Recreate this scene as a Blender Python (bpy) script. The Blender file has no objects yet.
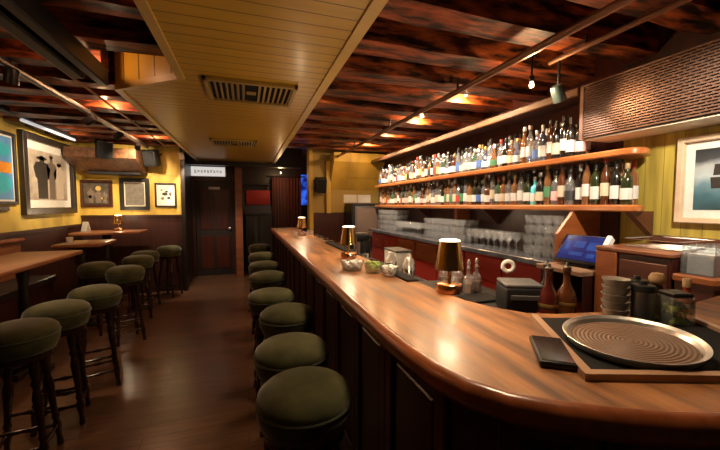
import bpy, bmesh, math, random
from mathutils import Vector, Matrix
random.seed(7)
S = bpy.context.scene
COL = S.collection
PI = math.pi

# ------------------------------------------------------------------ materials
def new_mat(name):
    m = bpy.data.materials.new(name); m.use_nodes = True
    nt = m.node_tree; nt.nodes.clear()
    out = nt.nodes.new('ShaderNodeOutputMaterial')
    return m, nt, out

def principled(nt, out, rough=.5, metal=0, spec=.5, coat=0, trans=0, sheen=0):
    b = nt.nodes.new('ShaderNodeBsdfPrincipled')
    b.inputs['Roughness'].default_value = rough
    b.inputs['Metallic'].default_value = metal
    b.inputs['Specular IOR Level'].default_value = spec
    b.inputs['Coat Weight'].default_value = coat
    b.inputs['Coat Roughness'].default_value = .2
    b.inputs['Transmission Weight'].default_value = trans
    if sheen:
        b.inputs['Sheen Weight'].default_value = sheen
        b.inputs['Sheen Roughness'].default_value = .4
    nt.links.new(b.outputs[0], out.inputs[0])
    return b

def ramp(nt, stops):
    r = nt.nodes.new('ShaderNodeValToRGB')
    el = r.color_ramp.elements
    while len(el) < len(stops): el.new(.5)
    for e, (p, c) in zip(el, stops):
        e.position = p; e.color = (c[0], c[1], c[2], 1)
    return r

def noise_mat(name, c1, c2, scale=(8, 8, 8), rough=.5, metal=0, spec=.5, coat=0, bump=.0, detail=5, trans=0, sheen=0, lo=.3, hi=.7, rough2=None):
    m, nt, out = new_mat(name)
    b = principled(nt, out, rough, metal, spec, coat, trans, sheen)
    tc = nt.nodes.new('ShaderNodeTexCoord'); mp = nt.nodes.new('ShaderNodeMapping')
    mp.inputs['Scale'].default_value = scale
    n = nt.nodes.new('ShaderNodeTexNoise'); n.inputs['Scale'].default_value = 1; n.inputs['Detail'].default_value = detail
    n.inputs['Roughness'].default_value = .62
    r = ramp(nt, [(lo, c1), (hi, c2)])
    L = nt.links.new
    L(tc.outputs['Object'], mp.inputs[0]); L(mp.outputs[0], n.inputs[0]); L(n.outputs[0], r.inputs[0]); L(r.outputs[0], b.inputs['Base Color'])
    if bump:
        bp = nt.nodes.new('ShaderNodeBump'); bp.inputs['Strength'].default_value = bump; bp.inputs['Distance'].default_value = .01
        L(n.outputs[0], bp.inputs['Height']); L(bp.outputs[0], b.inputs['Normal'])
    if rough2 is not None:
        mr = nt.nodes.new('ShaderNodeMapRange'); mr.inputs['From Min'].default_value = .35; mr.inputs['From Max'].default_value = .65
        mr.inputs['To Min'].default_value = rough; mr.inputs['To Max'].default_value = rough2
        L(n.outputs[0], mr.inputs[0]); L(mr.outputs[0], b.inputs['Roughness'])
    return m

def plain(name, c, rough=.5, metal=0, spec=.5, coat=0, trans=0, emit=0):
    v = .88
    m = noise_mat(name, tuple(x * v for x in c), c, (30, 30, 30), rough, metal, spec, coat, 0, 2, trans)
    if emit:
        b = [n for n in m.node_tree.nodes if n.type == 'BSDF_PRINCIPLED'][0]
        b.inputs['Emission Color'].default_value = (*c, 1); b.inputs['Emission Strength'].default_value = emit
    return m

def plank_mat(name, c1, c2, axis, width, length, rough, groove=.35, grain=(2, 40), gc=.3, coat=0, mortar=.012, bump=.3, offset=.5, spec=.5, shift=0):
    """boards: rows across 'width', running along the axis given by a rotation of object space"""
    m, nt, out = new_mat(name)
    L = nt.links.new
    b = principled(nt, out, rough, 0, spec, coat)
    tc = nt.nodes.new('ShaderNodeTexCoord')
    sx = nt.nodes.new('ShaderNodeSeparateXYZ'); cx = nt.nodes.new('ShaderNodeCombineXYZ')
    L(tc.outputs['Object'], sx.inputs[0])
    sh = nt.nodes.new('ShaderNodeMath'); sh.operation = 'ADD'; sh.inputs[1].default_value = shift
    L(sx.outputs[axis[0]], sh.inputs[0]); L(sh.outputs[0], cx.inputs[0]); L(sx.outputs[axis[1]], cx.inputs[1])
    br = nt.nodes.new('ShaderNodeTexBrick')
    br.offset = offset
    br.inputs['Scale'].default_value = 1
    br.inputs['Brick Width'].default_value = length; br.inputs['Row Height'].default_value = width
    br.inputs['Mortar Size'].default_value = width * mortar * 2; br.inputs['Mortar Smooth'].default_value = .3
    br.inputs['Color1'].default_value = (*c1, 1); br.inputs['Color2'].default_value = (*c2, 1)
    br.inputs['Mortar'].default_value = (*[x * groove for x in c1], 1)
    L(cx.outputs[0], br.inputs[0])
    mp = nt.nodes.new('ShaderNodeMapping'); mp.inputs['Scale'].default_value = (grain[0], grain[1], 1)
    L(cx.outputs[0], mp.inputs[0])
    n = nt.nodes.new('ShaderNodeTexNoise'); n.inputs['Scale'].default_value = 1; n.inputs['Detail'].default_value = 6
    L(mp.outputs[0], n.inputs[0])
    r = ramp(nt, [(.3, (1 - 1.4 * gc,) * 3), (.7, (1 + gc * .5,) * 3)]); L(n.outputs[0], r.inputs[0])
    mx = nt.nodes.new('ShaderNodeMix'); mx.data_type = 'RGBA'; mx.blend_type = 'MULTIPLY'; mx.inputs[0].default_value = 1
    L(br.outputs[0], mx.inputs[6]); L(r.outputs[0], mx.inputs[7]); L(mx.outputs[2], b.inputs['Base Color'])
    bp = nt.nodes.new('ShaderNodeBump'); bp.inputs['Strength'].default_value = bump; bp.inputs['Distance'].default_value = .004
    bp.invert = True
    L(br.outputs['Fac'], bp.inputs['Height']); L(bp.outputs[0], b.inputs['Normal'])
    return m

def glass_mat(name, tint, body, gloss=.10, rough=.03, edge=.35):
    m, nt, out = new_mat(name)
    L = nt.links.new
    tr = nt.nodes.new('ShaderNodeBsdfTransparent'); tr.inputs[0].default_value = (*tint, 1)
    df = nt.nodes.new('ShaderNodeBsdfDiffuse'); df.inputs[0].default_value = (*[min(1, t * .9 + .05) for t in tint], 1)
    gl = nt.nodes.new('ShaderNodeBsdfGlossy'); gl.inputs['Roughness'].default_value = rough
    lw = nt.nodes.new('ShaderNodeLayerWeight'); lw.inputs[0].default_value = edge
    mr = nt.nodes.new('ShaderNodeMapRange'); mr.inputs['To Min'].default_value = gloss; mr.inputs['To Max'].default_value = .75
    a = nt.nodes.new('ShaderNodeMixShader'); a.inputs[0].default_value = body
    c = nt.nodes.new('ShaderNodeMixShader')
    L(tr.outputs[0], a.inputs[1]); L(df.outputs[0], a.inputs[2])
    L(lw.outputs['Facing'], mr.inputs[0]); L(mr.outputs[0], c.inputs[0])
    L(a.outputs[0], c.inputs[1]); L(gl.outputs[0], c.inputs[2]); L(c.outputs[0], out.inputs[0])
    return m

M = {}
M['bar_wood'] = noise_mat('bar_wood', (.075, .026, .009), (.44, .185, .058), (17, 1.9, 8), .42, coat=.18, detail=11, rough2=.58, lo=.34, hi=.68)
M['bar_edge'] = noise_mat('bar_edge', (.13, .032, .010), (.27, .075, .022), (20, 3, 20), .32, coat=.3)
M['mahogany'] = noise_mat('mahogany', (.028, .006, .004), (.07, .014, .008), (18, 18, 2.5), .35, coat=.2)
M['mahogany_panel'] = noise_mat('mahogany_panel', (.014, .004, .003), (.036, .009, .006), (14, 14, 2), .4, coat=.12)
M['shelf_wood'] = noise_mat('shelf_wood', (.30, .085, .02), (.55, .19, .05), (14, 2, 14), .32, coat=.4)
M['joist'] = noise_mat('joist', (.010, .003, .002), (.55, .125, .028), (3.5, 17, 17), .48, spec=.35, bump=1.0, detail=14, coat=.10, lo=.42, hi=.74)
M['deck'] = noise_mat('deck', (.006, .003, .002), (.09, .016, .006), (6, 14, 6), .5, bump=.5, detail=8)
M['crown'] = noise_mat('crown', (.03, .012, .006), (.17, .065, .022), (16, 3, 16), .5, coat=.1, detail=9)
M['table_wood'] = noise_mat('table_wood', (.23, .08, .03), (.42, .17, .07), (14, 2, 14), .33, coat=.4)
M['bench_wood'] = noise_mat('bench_wood', (.16, .05, .02), (.28, .09, .035), (4, 4, 14), .4, coat=.2)
M['dark_wood'] = noise_mat('dark_wood', (.008, .005, .004), (.022, .012, .008), (12, 12, 2), .45, coat=.1)
M['wain'] = plank_mat('wain', (.032, .008, .005), (.045, .011, .007), (2, 1), .14, 3, .45, coat=.1)
M['wain_x'] = plank_mat('wain_x', (.032, .008, .005), (.045, .011, .007), (2, 0), .14, 3, .45, coat=.1)
M['yellow_r'] = plank_mat('yellow_r', (.48, .36, .06), (.53, .40, .07), (2, 1), .105, 4, .55, .55, (1.5, 14))
M['yellow_b'] = plank_mat('yellow_b', (.62, .40, .06), (.66, .43, .07), (2, 0), .9, 4, .6, .9, (1.5, 3), bump=.05)
M['yellow_l'] = plank_mat('yellow_l', (.60, .42, .08), (.64, .45, .09), (2, 1), 3, 6, .6, .9, (1.5, 3), bump=.05)
M['ochre'] = noise_mat('ochre', (.33, .22, .045), (.40, .27, .06), (3, 3, 3), .55)
M['panel'] = plank_mat('panel', (.60, .365, .036), (.64, .39, .040), (0, 1), .098, 8, .42, .30, (1.2, 20), .07, coat=.15, mortar=.022, bump=.6, offset=0, shift=4)
M['panel_v'] = M['panel']
M['panel_trim'] = noise_mat('panel_trim', (.58, .39, .11), (.66, .46, .14), (6, 6, 6), .4)
M['floor'] = plank_mat('floor', (.11, .048, .024), (.165, .075, .036), (0, 1), .13, 1.3, .30, .3, (2.5, 40), coat=.25, mortar=.012, bump=.25)
M['velvet'] = noise_mat('velvet', (.022, .024, .008), (.085, .080, .027), (7, 7, 7), .8, sheen=.35, detail=6, spec=.2)
M['velvet_pipe'] = noise_mat('velvet_pipe', (.02, .022, .010), (.04, .042, .018), (30, 30, 30), .8, sheen=.5)
M['stool_wood'] = noise_mat('stool_wood', (.012, .006, .004), (.03, .012, .008), (14, 14, 3), .26, coat=.5)
M['black'] = plain('black', (.014, .014, .016), .42, spec=.3)
M['black_rough'] = plain('black_rough', (.014, .014, .015), .8, spec=.15)
M['black_gloss'] = plain('black_gloss', (.008, .008, .01), .12, spec=.25)
M['grey_plastic'] = plain('grey_plastic', (.09, .095, .105), .45)
M['steel'] = noise_mat('steel', (.42, .42, .43), (.62, .62, .62), (40, 4, 40), .22, metal=1)
M['steel_dull'] = noise_mat('steel_dull', (.22, .22, .22), (.34, .34, .34), (30, 4, 30), .38, metal=1)
M['chrome'] = plain('chrome', (.92, .91, .89), .30, metal=.92)
M['copper'] = noise_mat('copper', (.62, .30, .16), (.80, .43, .25), (30, 30, 6), .22, metal=1)
M['gold'] = noise_mat('gold', (.72, .44, .18), (.86, .56, .26), (20, 20, 5), .2, metal=1)
M['pipe'] = noise_mat('pipe', (.16, .075, .045), (.30, .15, .09), (20, 3, 20), .35, metal=.6)
M['bronze'] = noise_mat('bronze', (.20, .115, .085), (.30, .18, .135), (12, 12, 12), .38, metal=.7)
M['stone'] = noise_mat('stone', (.045, .045, .05), (.14, .14, .15), (12, 12, 12), .16, coat=.3)
M['red_panel'] = noise_mat('red_panel', (.32, .022, .014), (.44, .035, .02), (5, 2, 5), .42, coat=.15)
M['orange_wood'] = noise_mat('orange_wood', (.24, .060, .016), (.40, .12, .034), (4, 4, 16), .36, coat=.3)
M['red_brown'] = noise_mat('red_brown', (.06, .018, .011), (.13, .036, .02), (9, 3, 9), .4, coat=.2)
M['strip_wood'] = noise_mat('strip_wood', (.30, .17, .10), (.44, .27, .17), (6, 6, 14), .42)
M['bowl_grey'] = noise_mat('bowl_grey', (.28, .25, .21), (.42, .38, .33), (20, 20, 20), .25, coat=.3)
M['white'] = plain('white', (.78, .76, .72), .5)
M['cream'] = plain('cream', (.72, .64, .50), .5)
M['print_dark'] = noise_mat('print_dark', (.02, .016, .013), (.10, .08, .06), (14, 14, 14), .5)
M['print_grey'] = noise_mat('print_grey', (.10, .09, .075), (.19, .17, .14), (18, 18, 18), .5)
M['print_sepia'] = noise_mat('print_sepia', (.20, .16, .12), (.58, .50, .42), (3.5, 3.5, 3.5), .5)
M['figure_dark'] = plain('figure_dark', (.03, .025, .022), .5)
M['figure_mid'] = plain('figure_mid', (.16, .12, .095), .5)
M['figure_light'] = plain('figure_light', (.60, .50, .40), .5)
M['turquoise'] = plain('turquoise', (.03, .42, .55), .4)
M['sky_blue'] = plain('sky_blue', (.10, .30, .62), .4)
M['orange'] = plain('orange', (.75, .28, .03), .4)
M['ivory'] = plain('ivory', (.70, .68, .62), .5)
M['gold_spot'] = plain('gold_spot', (.5, .33, .10), .5)
M['frame_pale'] = noise_mat('frame_pale', (.58, .42, .28), (.70, .54, .38), (4, 4, 14), .4)
M['amber_glass'] = glass_mat('amber_glass', (.48, .19, .04), .38)
M['clear_glass'] = glass_mat('clear_glass', (.93, .96, .97), .10)
M['tumbler_glass'] = glass_mat('tumbler_glass', (.985, .99, .99), .07, .05, .04, .12)
M['green_glass'] = glass_mat('green_glass', (.04, .12, .045), .6)
M['dark_glass'] = plain('dark_glass', (.012, .010, .008), .06, coat=.6)
M['olive_glass'] = plain('olive_glass', (.02, .026, .008), .07, coat=.6)
M['blue_glass'] = glass_mat('blue_glass', (.22, .28, .38), .32)
M['aqua_glass'] = plain('aqua_glass', (.12, .60, .66), .12, coat=.5)
M['gold_shade'] = noise_mat('gold_shade', (.50, .28, .11), (.64, .38, .16), (20, 20, 5), .2, metal=1)
M['smoke_glass'] = glass_mat('smoke_glass', (.42, .28, .20), .4)
M['brown_glass'] = plain('brown_glass', (.09, .026, .008), .06, coat=.6)
M['acrylic'] = glass_mat('acrylic', (.90, .93, .95), .06, .12)
for nm, c in dict(lab_white=(.66, .64, .60), lab_cream=(.58, .50, .36), lab_red=(.48, .05, .04), lab_black=(.03, .03, .03), lab_gold=(.55, .40, .14),
                  lab_blue=(.08, .16, .40), lab_green=(.07, .22, .10), lab_pink=(.75, .42, .40)).items():
    M[nm] = plain(nm, c, .5)
for nm, c in dict(cap_black=(.02, .02, .02), cap_gold=(.55, .40, .15), cap_red=(.42, .04, .03), cap_cork=(.42, .26, .13), cap_silver=(.6, .6, .6), cap_white=(.75, .73, .7)).items():
    M[nm] = plain(nm, c, .35, metal=.8 if nm in ('cap_gold', 'cap_silver') else 0)
M['lime'] = noise_mat('lime', (.14, .26, .03), (.32, .42, .08), (60, 60, 60), .4)
M['lemon'] = noise_mat('lemon', (.60, .46, .06), (.72, .58, .12), (60, 60, 60), .4)
M['olive'] = noise_mat('olive', (.10, .18, .02), (.30, .38, .06), (50, 50, 50), .35)
M['paper'] = plain('paper', (.80, .79, .76), .7)
M['curtain'] = noise_mat('curtain', (.09, .012, .008), (.16, .025, .016), (12, 12, 2), .8, sheen=.3)
M['red_fabric'] = noise_mat('red_fabric', (.36, .02, .018), (.48, .035, .03), (9, 9, 9), .65)
M['red_syrup'] = plain('red_syrup', (.07, .010, .008), .1, coat=.5)
M['sauce'] = plain('sauce', (.30, .05, .015), .15, coat=.4)
M['shade_blue'] = plain('shade_blue', (.12, .19, .22), .35, metal=.5)

def screen_mat(name, base, bright, strength, scale):
    m, nt, out = new_mat(name)
    L = nt.links.new
    b = principled(nt, out, .15)
    b.inputs['Base Color'].default_value = (.01, .01, .02, 1)
    tc = nt.nodes.new('ShaderNodeTexCoord'); mp = nt.nodes.new('ShaderNodeMapping'); mp.inputs['Scale'].default_value = scale
    n = nt.nodes.new('ShaderNodeTexNoise'); n.inputs['Scale'].default_value = 1; n.inputs['Detail'].default_value = 1
    r = ramp(nt, [(.42, base), (.68, bright)])
    L(tc.outputs['Object'], mp.inputs[0]); L(mp.outputs[0], n.inputs[0]); L(n.outputs[0], r.inputs[0]); L(r.outputs[0], b.inputs['Emission Color'])
    b.inputs['Emission Strength'].default_value = strength
    return m
M['screen'] = screen_mat('screen', (.006, .022, .24), (.015, .05, .36), .32, (9, 9, 14))
M['screen_tile'] = screen_mat('screen_tile', (.03, .13, .6), (.05, .18, .7), .28, (20, 20, 20))
M['blue_light'] = screen_mat('blue_light', (.004, .01, .12), (.03, .12, .75), .9, (7, 7, 6))
M['bulb'] = plain('bulb', (1, .80, .52), .3, emit=6)
M['lens'] = plain('lens', (1, .84, .62), .3, emit=25)
M['lens_soft'] = plain('lens_soft', (1, .80, .56), .3, emit=1.6)
M['tube'] = plain('tube', (.75, .82, .9), .3, emit=.35)
M['sign_face'] = plain('sign_face', (.75, .72, .68), .4, emit=.6)

def rings_mat():
    m, nt, out = new_mat('ribbed_rubber')
    L = nt.links.new
    b = principled(nt, out, .5)
    tc = nt.nodes.new('ShaderNodeTexCoord')
    w = nt.nodes.new('ShaderNodeTexWave'); w.wave_type = 'RINGS'; w.rings_direction = 'Z'; w.inputs['Scale'].default_value = 30
    w.inputs['Distortion'].default_value = .6; w.inputs['Detail'].default_value = 2; w.inputs['Detail Scale'].default_value = 3
    r = ramp(nt, [(.2, (.10, .056, .038)), (.8, (.22, .13, .088))])
    L(tc.outputs['Object'], w.inputs[0]); L(w.outputs[0], r.inputs[0]); L(r.outputs[0], b.inputs['Base Color'])
    bp = nt.nodes.new('ShaderNodeBump'); bp.inputs['Strength'].default_value = .6; bp.inputs['Distance'].default_value = .004
    L(w.outputs[0], bp.inputs['Height']); L(bp.outputs[0], b.inputs['Normal'])
    return m
M['ribbed'] = rings_mat()

def sea_mat():
    # the framed sea picture: dark cloud band, pale horizon, blue-green water (a printed picture)
    m, nt, out = new_mat('sea_print')
    L = nt.links.new
    b = principled(nt, out, .35)
    tc = nt.nodes.new('ShaderNodeTexCoord'); sx = nt.nodes.new('ShaderNodeSeparateXYZ')
    n = nt.nodes.new('ShaderNodeTexNoise'); n.inputs['Scale'].default_value = 7; n.inputs['Detail'].default_value = 6
    ad = nt.nodes.new('ShaderNodeMath'); ad.operation = 'MULTIPLY_ADD'; ad.inputs[1].default_value = .16
    mr = nt.nodes.new('ShaderNodeMapRange'); mr.inputs['From Min'].default_value = -.13; mr.inputs['From Max'].default_value = .27
    r = ramp(nt, [(0, (.015, .04, .05)), (.25, (.05, .13, .17)), (.42, (.14, .25, .31)), (.55, (.42, .50, .54)), (.70, (.36, .39, .42)), (.80, (.05, .055, .065)), (1, (.02, .025, .03))])
    L(tc.outputs['Object'], sx.inputs[0]); L(tc.outputs['Object'], n.inputs[0])
    L(n.outputs[0], ad.inputs[0]); L(sx.outputs[2], ad.inputs[2]); L(ad.outputs[0], mr.inputs[0]); L(mr.outputs[0], r.inputs[0]); L(r.outputs[0], b.inputs['Base Color'])
    return m
M['sea'] = sea_mat()

# ------------------------------------------------------------------ mesh builder
class MB:
    def __init__(self): self.bm = bmesh.new()
    def _xf(self, vs, rot, loc):
        if rot is not None:
            for v in vs: v.co = rot @ v.co
        if loc is not None:
            for v in vs: v.co += Vector(loc)
    def box(self, c, s, rot=None, bev=0, seg=1):
        g = bmesh.ops.create_cube(self.bm, size=1); vs = g['verts']
        for v in vs: v.co = Vector((v.co.x * s[0], v.co.y * s[1], v.co.z * s[2]))
        if bev:
            es = list({e for v in vs for e in v.link_edges})
            r = bmesh.ops.bevel(self.bm, geom=es, offset=bev, segments=seg, affect='EDGES', profile=.5)
            vs = list({v for f in r['faces'] for v in f.verts} | {v for v in vs if v.is_valid})
        self._xf(vs, rot.to_3x3() if rot is not None else None, c)
        return self
    def span(self, a, b, bev=0, seg=1):
        return self.box([(p + q) / 2 for p, q in zip(a, b)], [abs(q - p) for p, q in zip(a, b)], None, bev, seg)
    def lathe(self, prof, loc=(0, 0, 0), seg=20, rot=None, cap=True):
        rings = []
        for r, z in prof:
            if r < 1e-5: rings.append([self.bm.verts.new((0, 0, z))])
            else: rings.append([self.bm.verts.new((r * math.cos(2 * PI * i / seg), r * math.sin(2 * PI * i / seg), z)) for i in range(seg)])
        for a, b in zip(rings, rings[1:]):
            for i in range(seg):
                j = (i + 1) % seg
                if len(a) == 1 and len(b) == 1: continue
                if len(a) == 1: self.bm.faces.new((a[0], b[j], b[i]))
                elif len(b) == 1: self.bm.faces.new((a[i], a[j], b[0]))
                else: self.bm.faces.new((a[i], a[j], b[j], b[i]))
        if cap:
            if len(rings[0]) > 1: self.bm.faces.new(list(reversed(rings[0])))
            if len(rings[-1]) > 1: self.bm.faces.new(rings[-1])
        vs = [v for r in rings for v in r]
        self._xf(vs, rot.to_3x3() if rot is not None else None, loc)
        return self
    def rod(self, p, q, r, seg=10, r2=None, prof=None):
        p, q = Vector(p), Vector(q); d = q - p; l = d.length
        rot = d.to_track_quat('Z', 'Y').to_matrix()
        pf = [(r, 0), (r2 if r2 is not None else r, l)] if prof is None else [(rr * r, t * l) for rr, t in prof]
        return self.lathe(pf, p, seg, rot)
    def tube(self, pts, r, seg=8):
        for a, b in zip(pts, pts[1:]): self.rod(a, b, r, seg)
        for a in pts[1:-1]: self.ball(a, r, 8)
        return self
    def ball(self, c, r, seg=12, sc=(1, 1, 1)):
        n = max(4, seg // 2)
        vs0 = len(self.bm.verts)
        prof = [(r * math.sin(PI * i / n), -r * math.cos(PI * i / n)) for i in range(n + 1)]
        prof[0] = (0, -r); prof[-1] = (0, r)
        m = Matrix.Diagonal((sc[0], sc[1], sc[2]))
        return self.lathe(prof, c, seg, m)
    def torus(self, c, R, r, seg=28, s2=8, rot=None):
        rings = []
        for i in range(seg):
            a = 2 * PI * i / seg
            rings.append([self.bm.verts.new(((R + r * math.cos(2 * PI * j / s2)) * math.cos(a), (R + r * math.cos(2 * PI * j / s2)) * math.sin(a), r * math.sin(2 * PI * j / s2))) for j in range(s2)])
        for i in range(seg):
            a, b = rings[i], rings[(i + 1) % seg]
            for j in range(s2):
                k = (j + 1) % s2
                self.bm.faces.new((a[j], b[j], b[k], a[k]))
        self._xf([v for r_ in rings for v in r_], rot.to_3x3() if rot is not None else None, c)
        return self
    def prism(self, poly, z0, z1, flip=None):
        """poly: list of (x, y); flip maps (a, b, h) to a point"""
        f = flip or (lambda a, b, h: (a, b, h))
        lo = [self.bm.verts.new(f(a, b, z0)) for a, b in poly]; hi = [self.bm.verts.new(f(a, b, z1)) for a, b in poly]
        n = len(poly)
        self.bm.faces.new(list(reversed(lo))); self.bm.faces.new(hi)
        for i in range(n): self.bm.faces.new((lo[i], lo[(i + 1) % n], hi[(i + 1) % n], hi[i]))
        return self
    def sweep(self, path, prof, closed=False):
        """path: (x, y) list; prof: (offset to the left-hand normal, z) closed ring"""
        n = len(path); rings = []
        for i, p in enumerate(path):
            a = Vector(path[max(0, i - 1)]); b = Vector(path[min(n - 1, i + 1)])
            t = (b - a).normalized(); nn = Vector((-t.y, t.x))
            rings.append([self.bm.verts.new((p[0] + nn.x * o, p[1] + nn.y * o, z)) for o, z in prof])
        k = len(prof)
        for a, b in zip(rings, rings[1:]):
            for j in range(k): self.bm.faces.new((a[j], a[(j + 1) % k], b[(j + 1) % k], b[j]))
        self.bm.faces.new(rings[0]); self.bm.faces.new(list(reversed(rings[-1])))
        return self
    def mesh(self, name, mat, smooth=True, angle=35):
        bmesh.ops.recalc_face_normals(self.bm, faces=self.bm.faces)
        me = bpy.data.meshes.new(name); self.bm.to_mesh(me); self.bm.free()
        me.materials.append(M[mat] if isinstance(mat, str) else mat)
        if smooth:
            for p in me.polygons: p.use_smooth = True
            me.set_sharp_from_angle(angle=math.radians(angle))
        return me
    def build(self, name, mat, parent=None, smooth=True, angle=35, loc=None, label=None):
        return link(name, self.mesh(name, mat, smooth, angle), parent, loc, label)

def link(name, me, parent=None, loc=None, label=None):
    o = bpy.data.objects.new(name, me); COL.objects.link(o)
    if parent is not None: o.parent = parent
    if loc is not None: o.location = loc
    if label: o['label'] = label
    return o

def tag(o, label, cat, group=None, kind=None):
    o['label'] = label; o['category'] = cat
    if group: o['group'] = group
    if kind: o['kind'] = kind
    return o

def thing(name, label, cat, loc=(0, 0, 0), rz=0, group=None):
    o = bpy.data.objects.new(name, None); COL.objects.link(o)
    o.empty_display_size = .05
    o.location = loc; o.rotation_euler = (0, 0, rz)
    return tag(o, label, cat, group)

def struct(name, mb, mat, label=None, parent=None, **kw):
    o = mb.build(name, mat, parent, **kw)
    if parent is None: o['kind'] = 'structure'
    if label: o['label'] = label
    return o

KIDS = {}
def dup(root, loc, rz, label, group=None):
    r = root.copy(); COL.objects.link(r); r.location = loc; r.rotation_euler = (0, 0, rz); r['label'] = label
    if group: r['group'] = group
    for ch in [o for o in KIDS.setdefault(root.name, [o for o in bpy.data.objects if o.parent == root])]:
        c = ch.copy(); COL.objects.link(c); c.parent = r
        for g in KIDS.setdefault(ch.name, [o for o in bpy.data.objects if o.parent == ch]):
            d = g.copy(); COL.objects.link(d); d.parent = c
    return r

RX = lambda a: Matrix.Rotation(a, 3, 'X')
RY = lambda a: Matrix.Rotation(a, 3, 'Y')
RZ = lambda a: Matrix.Rotation(a, 3, 'Z')

def lathe_thing(name, label, cat, loc, parts, group=None, rz=0, seg=20):
    t = thing(name, label, cat, loc, rz, group)
    for (pn, prof, mat) in parts: MB().lathe(prof, seg=seg).build(pn, mat, t, angle=50)
    return t

# ------------------------------------------------------------------ the room
XL, XR, YE = -2.5, 2.5, 8.4
ZC = 2.70
struct('floor', MB().span((XL - .1, -.9, -.1), (XR + .1, YE + .1, 0)), 'floor', 'dark brown plank floor')
struct('ceiling', MB().span((XL - .1, -.9, ZC), (XR + .1, YE + .1, ZC + .1)), 'deck', 'dark reddish timber ceiling deck')
struct('wall_left', MB().span((XL - .1, -.9, 0), (XL, 6.7, ZC)), 'yellow_l', 'mustard yellow wall')
struct('wall_right', MB().span((XR, -.9, 0), (XR + .1, YE, ZC)), 'yellow_r', 'olive yellow boarded wall')
struct('wall_back', MB().span((XL - .1, 6.7, 0), (-1.03, 6.8, ZC)), 'yellow_b', 'mustard yellow wall with pictures')
struct('wall_rear', MB().span((-1.2, YE, 0), (XR, YE + .1, ZC)), 'mahogany_panel', 'dark panelled far wall')
struct('wall_corner', MB().span((-1.13, 6.8, 0), (-1.03, YE, ZC)), 'dark_wood')
struct('wall_end', MB().span((1.14, 6.3, 0), (XR, 6.4, ZC)), 'ochre', 'ochre wall at the end of the bar')
struct('baseboard_left', MB().span((XL, -.9, 0), (XL + .02, 6.7, .14)), 'dark_wood')
# wainscot and rails
struct('trim_1', MB().span((XL, -.9, 0), (XL + .025, 6.7, 1.16)).span((XL, -.9, 1.16), (XL + .05, 6.7, 1.20)), 'wain')
struct('trim_2', MB().span((XL, 6.672, 0), (-1.03, 6.7, 1.30)).span((XL, 6.65, 1.30), (-1.03, 6.7, 1.335)), 'wain_x')
struct('trim_3', MB().span((XR - .025, -.9, 0), (XR, 1.5, 1.27)).span((XR - .05, -.9, 1.27), (XR, 1.5, 1.31)), 'red_brown')
struct('trim_4', MB().span((-1.04, 6.62, 0), (-.98, 6.72, ZC)), 'dark_wood')
# dark boards behind the bottle shelves
struct('trim_5', MB().span((XR - .02, 1.72, 1.09), (XR, 6.3, ZC)), 'mahogany')

struct('trim_19', MB().span((XR - .02, -.9, 2.30), (XR, 1.72, ZC)), 'deck')
# ceiling joists
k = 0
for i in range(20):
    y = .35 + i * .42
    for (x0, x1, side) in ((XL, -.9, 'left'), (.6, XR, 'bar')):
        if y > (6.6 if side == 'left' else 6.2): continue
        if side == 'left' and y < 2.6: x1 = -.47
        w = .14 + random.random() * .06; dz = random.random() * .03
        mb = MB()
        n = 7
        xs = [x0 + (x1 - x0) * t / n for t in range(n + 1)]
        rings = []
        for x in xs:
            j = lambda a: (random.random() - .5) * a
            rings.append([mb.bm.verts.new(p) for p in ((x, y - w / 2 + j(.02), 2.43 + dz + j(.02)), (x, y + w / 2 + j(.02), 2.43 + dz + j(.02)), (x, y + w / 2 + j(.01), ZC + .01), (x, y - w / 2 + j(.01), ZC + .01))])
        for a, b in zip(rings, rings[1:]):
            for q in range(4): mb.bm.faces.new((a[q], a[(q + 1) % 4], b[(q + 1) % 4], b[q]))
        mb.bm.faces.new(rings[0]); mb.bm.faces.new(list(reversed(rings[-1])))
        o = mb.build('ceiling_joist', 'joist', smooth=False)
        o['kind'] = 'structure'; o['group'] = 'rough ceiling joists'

# boarded ceiling panel (dropped)
zp = 2.35
poly = [(-.43, -.8), (.56, -.8), (.59, 7.25), (-.86, 7.25), (-.88, 3.0), (-.41, 2.61)]
struct('ceiling_panel', MB().prism(poly, zp, ZC - .005), 'panel', 'ochre boarded dropped ceiling panel', smooth=False)
tp = MB()
edge = [(.555, -.8), (.585, 7.25)]
tp.sweep(edge, [(-.01, zp - .014), (.05, zp - .014), (.05, zp + .001), (-.01, zp + .03)])
struct('trim_6', tp, 'panel_trim')
tp = MB().sweep([(-.855, 7.25), (-.875, 3.0), (-.40, 2.61), (-.425, -.8)], [(-.012, zp - .014), (.035, zp - .014), (.035, zp + .001), (-.012, zp + .03)])
struct('trim_7', tp, 'panel_trim')
# dark boarded header beyond the panel
struct('trim_8', MB().span((-1.03, 7.25, 2.27), (1.14, 7.45, ZC)), 'dark_wood')
# fascia plank along the top of the bottle wall
struct('trim_9', MB().span((2.19, 1.83, 2.255), (2.24, 6.3, 2.31), .006), 'crown', 'rough brown plank above the bottle shelves')
struct('trim_10', MB().span((2.24, 1.83, 2.29), (XR, 6.3, 2.31)), 'red_brown')

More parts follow.
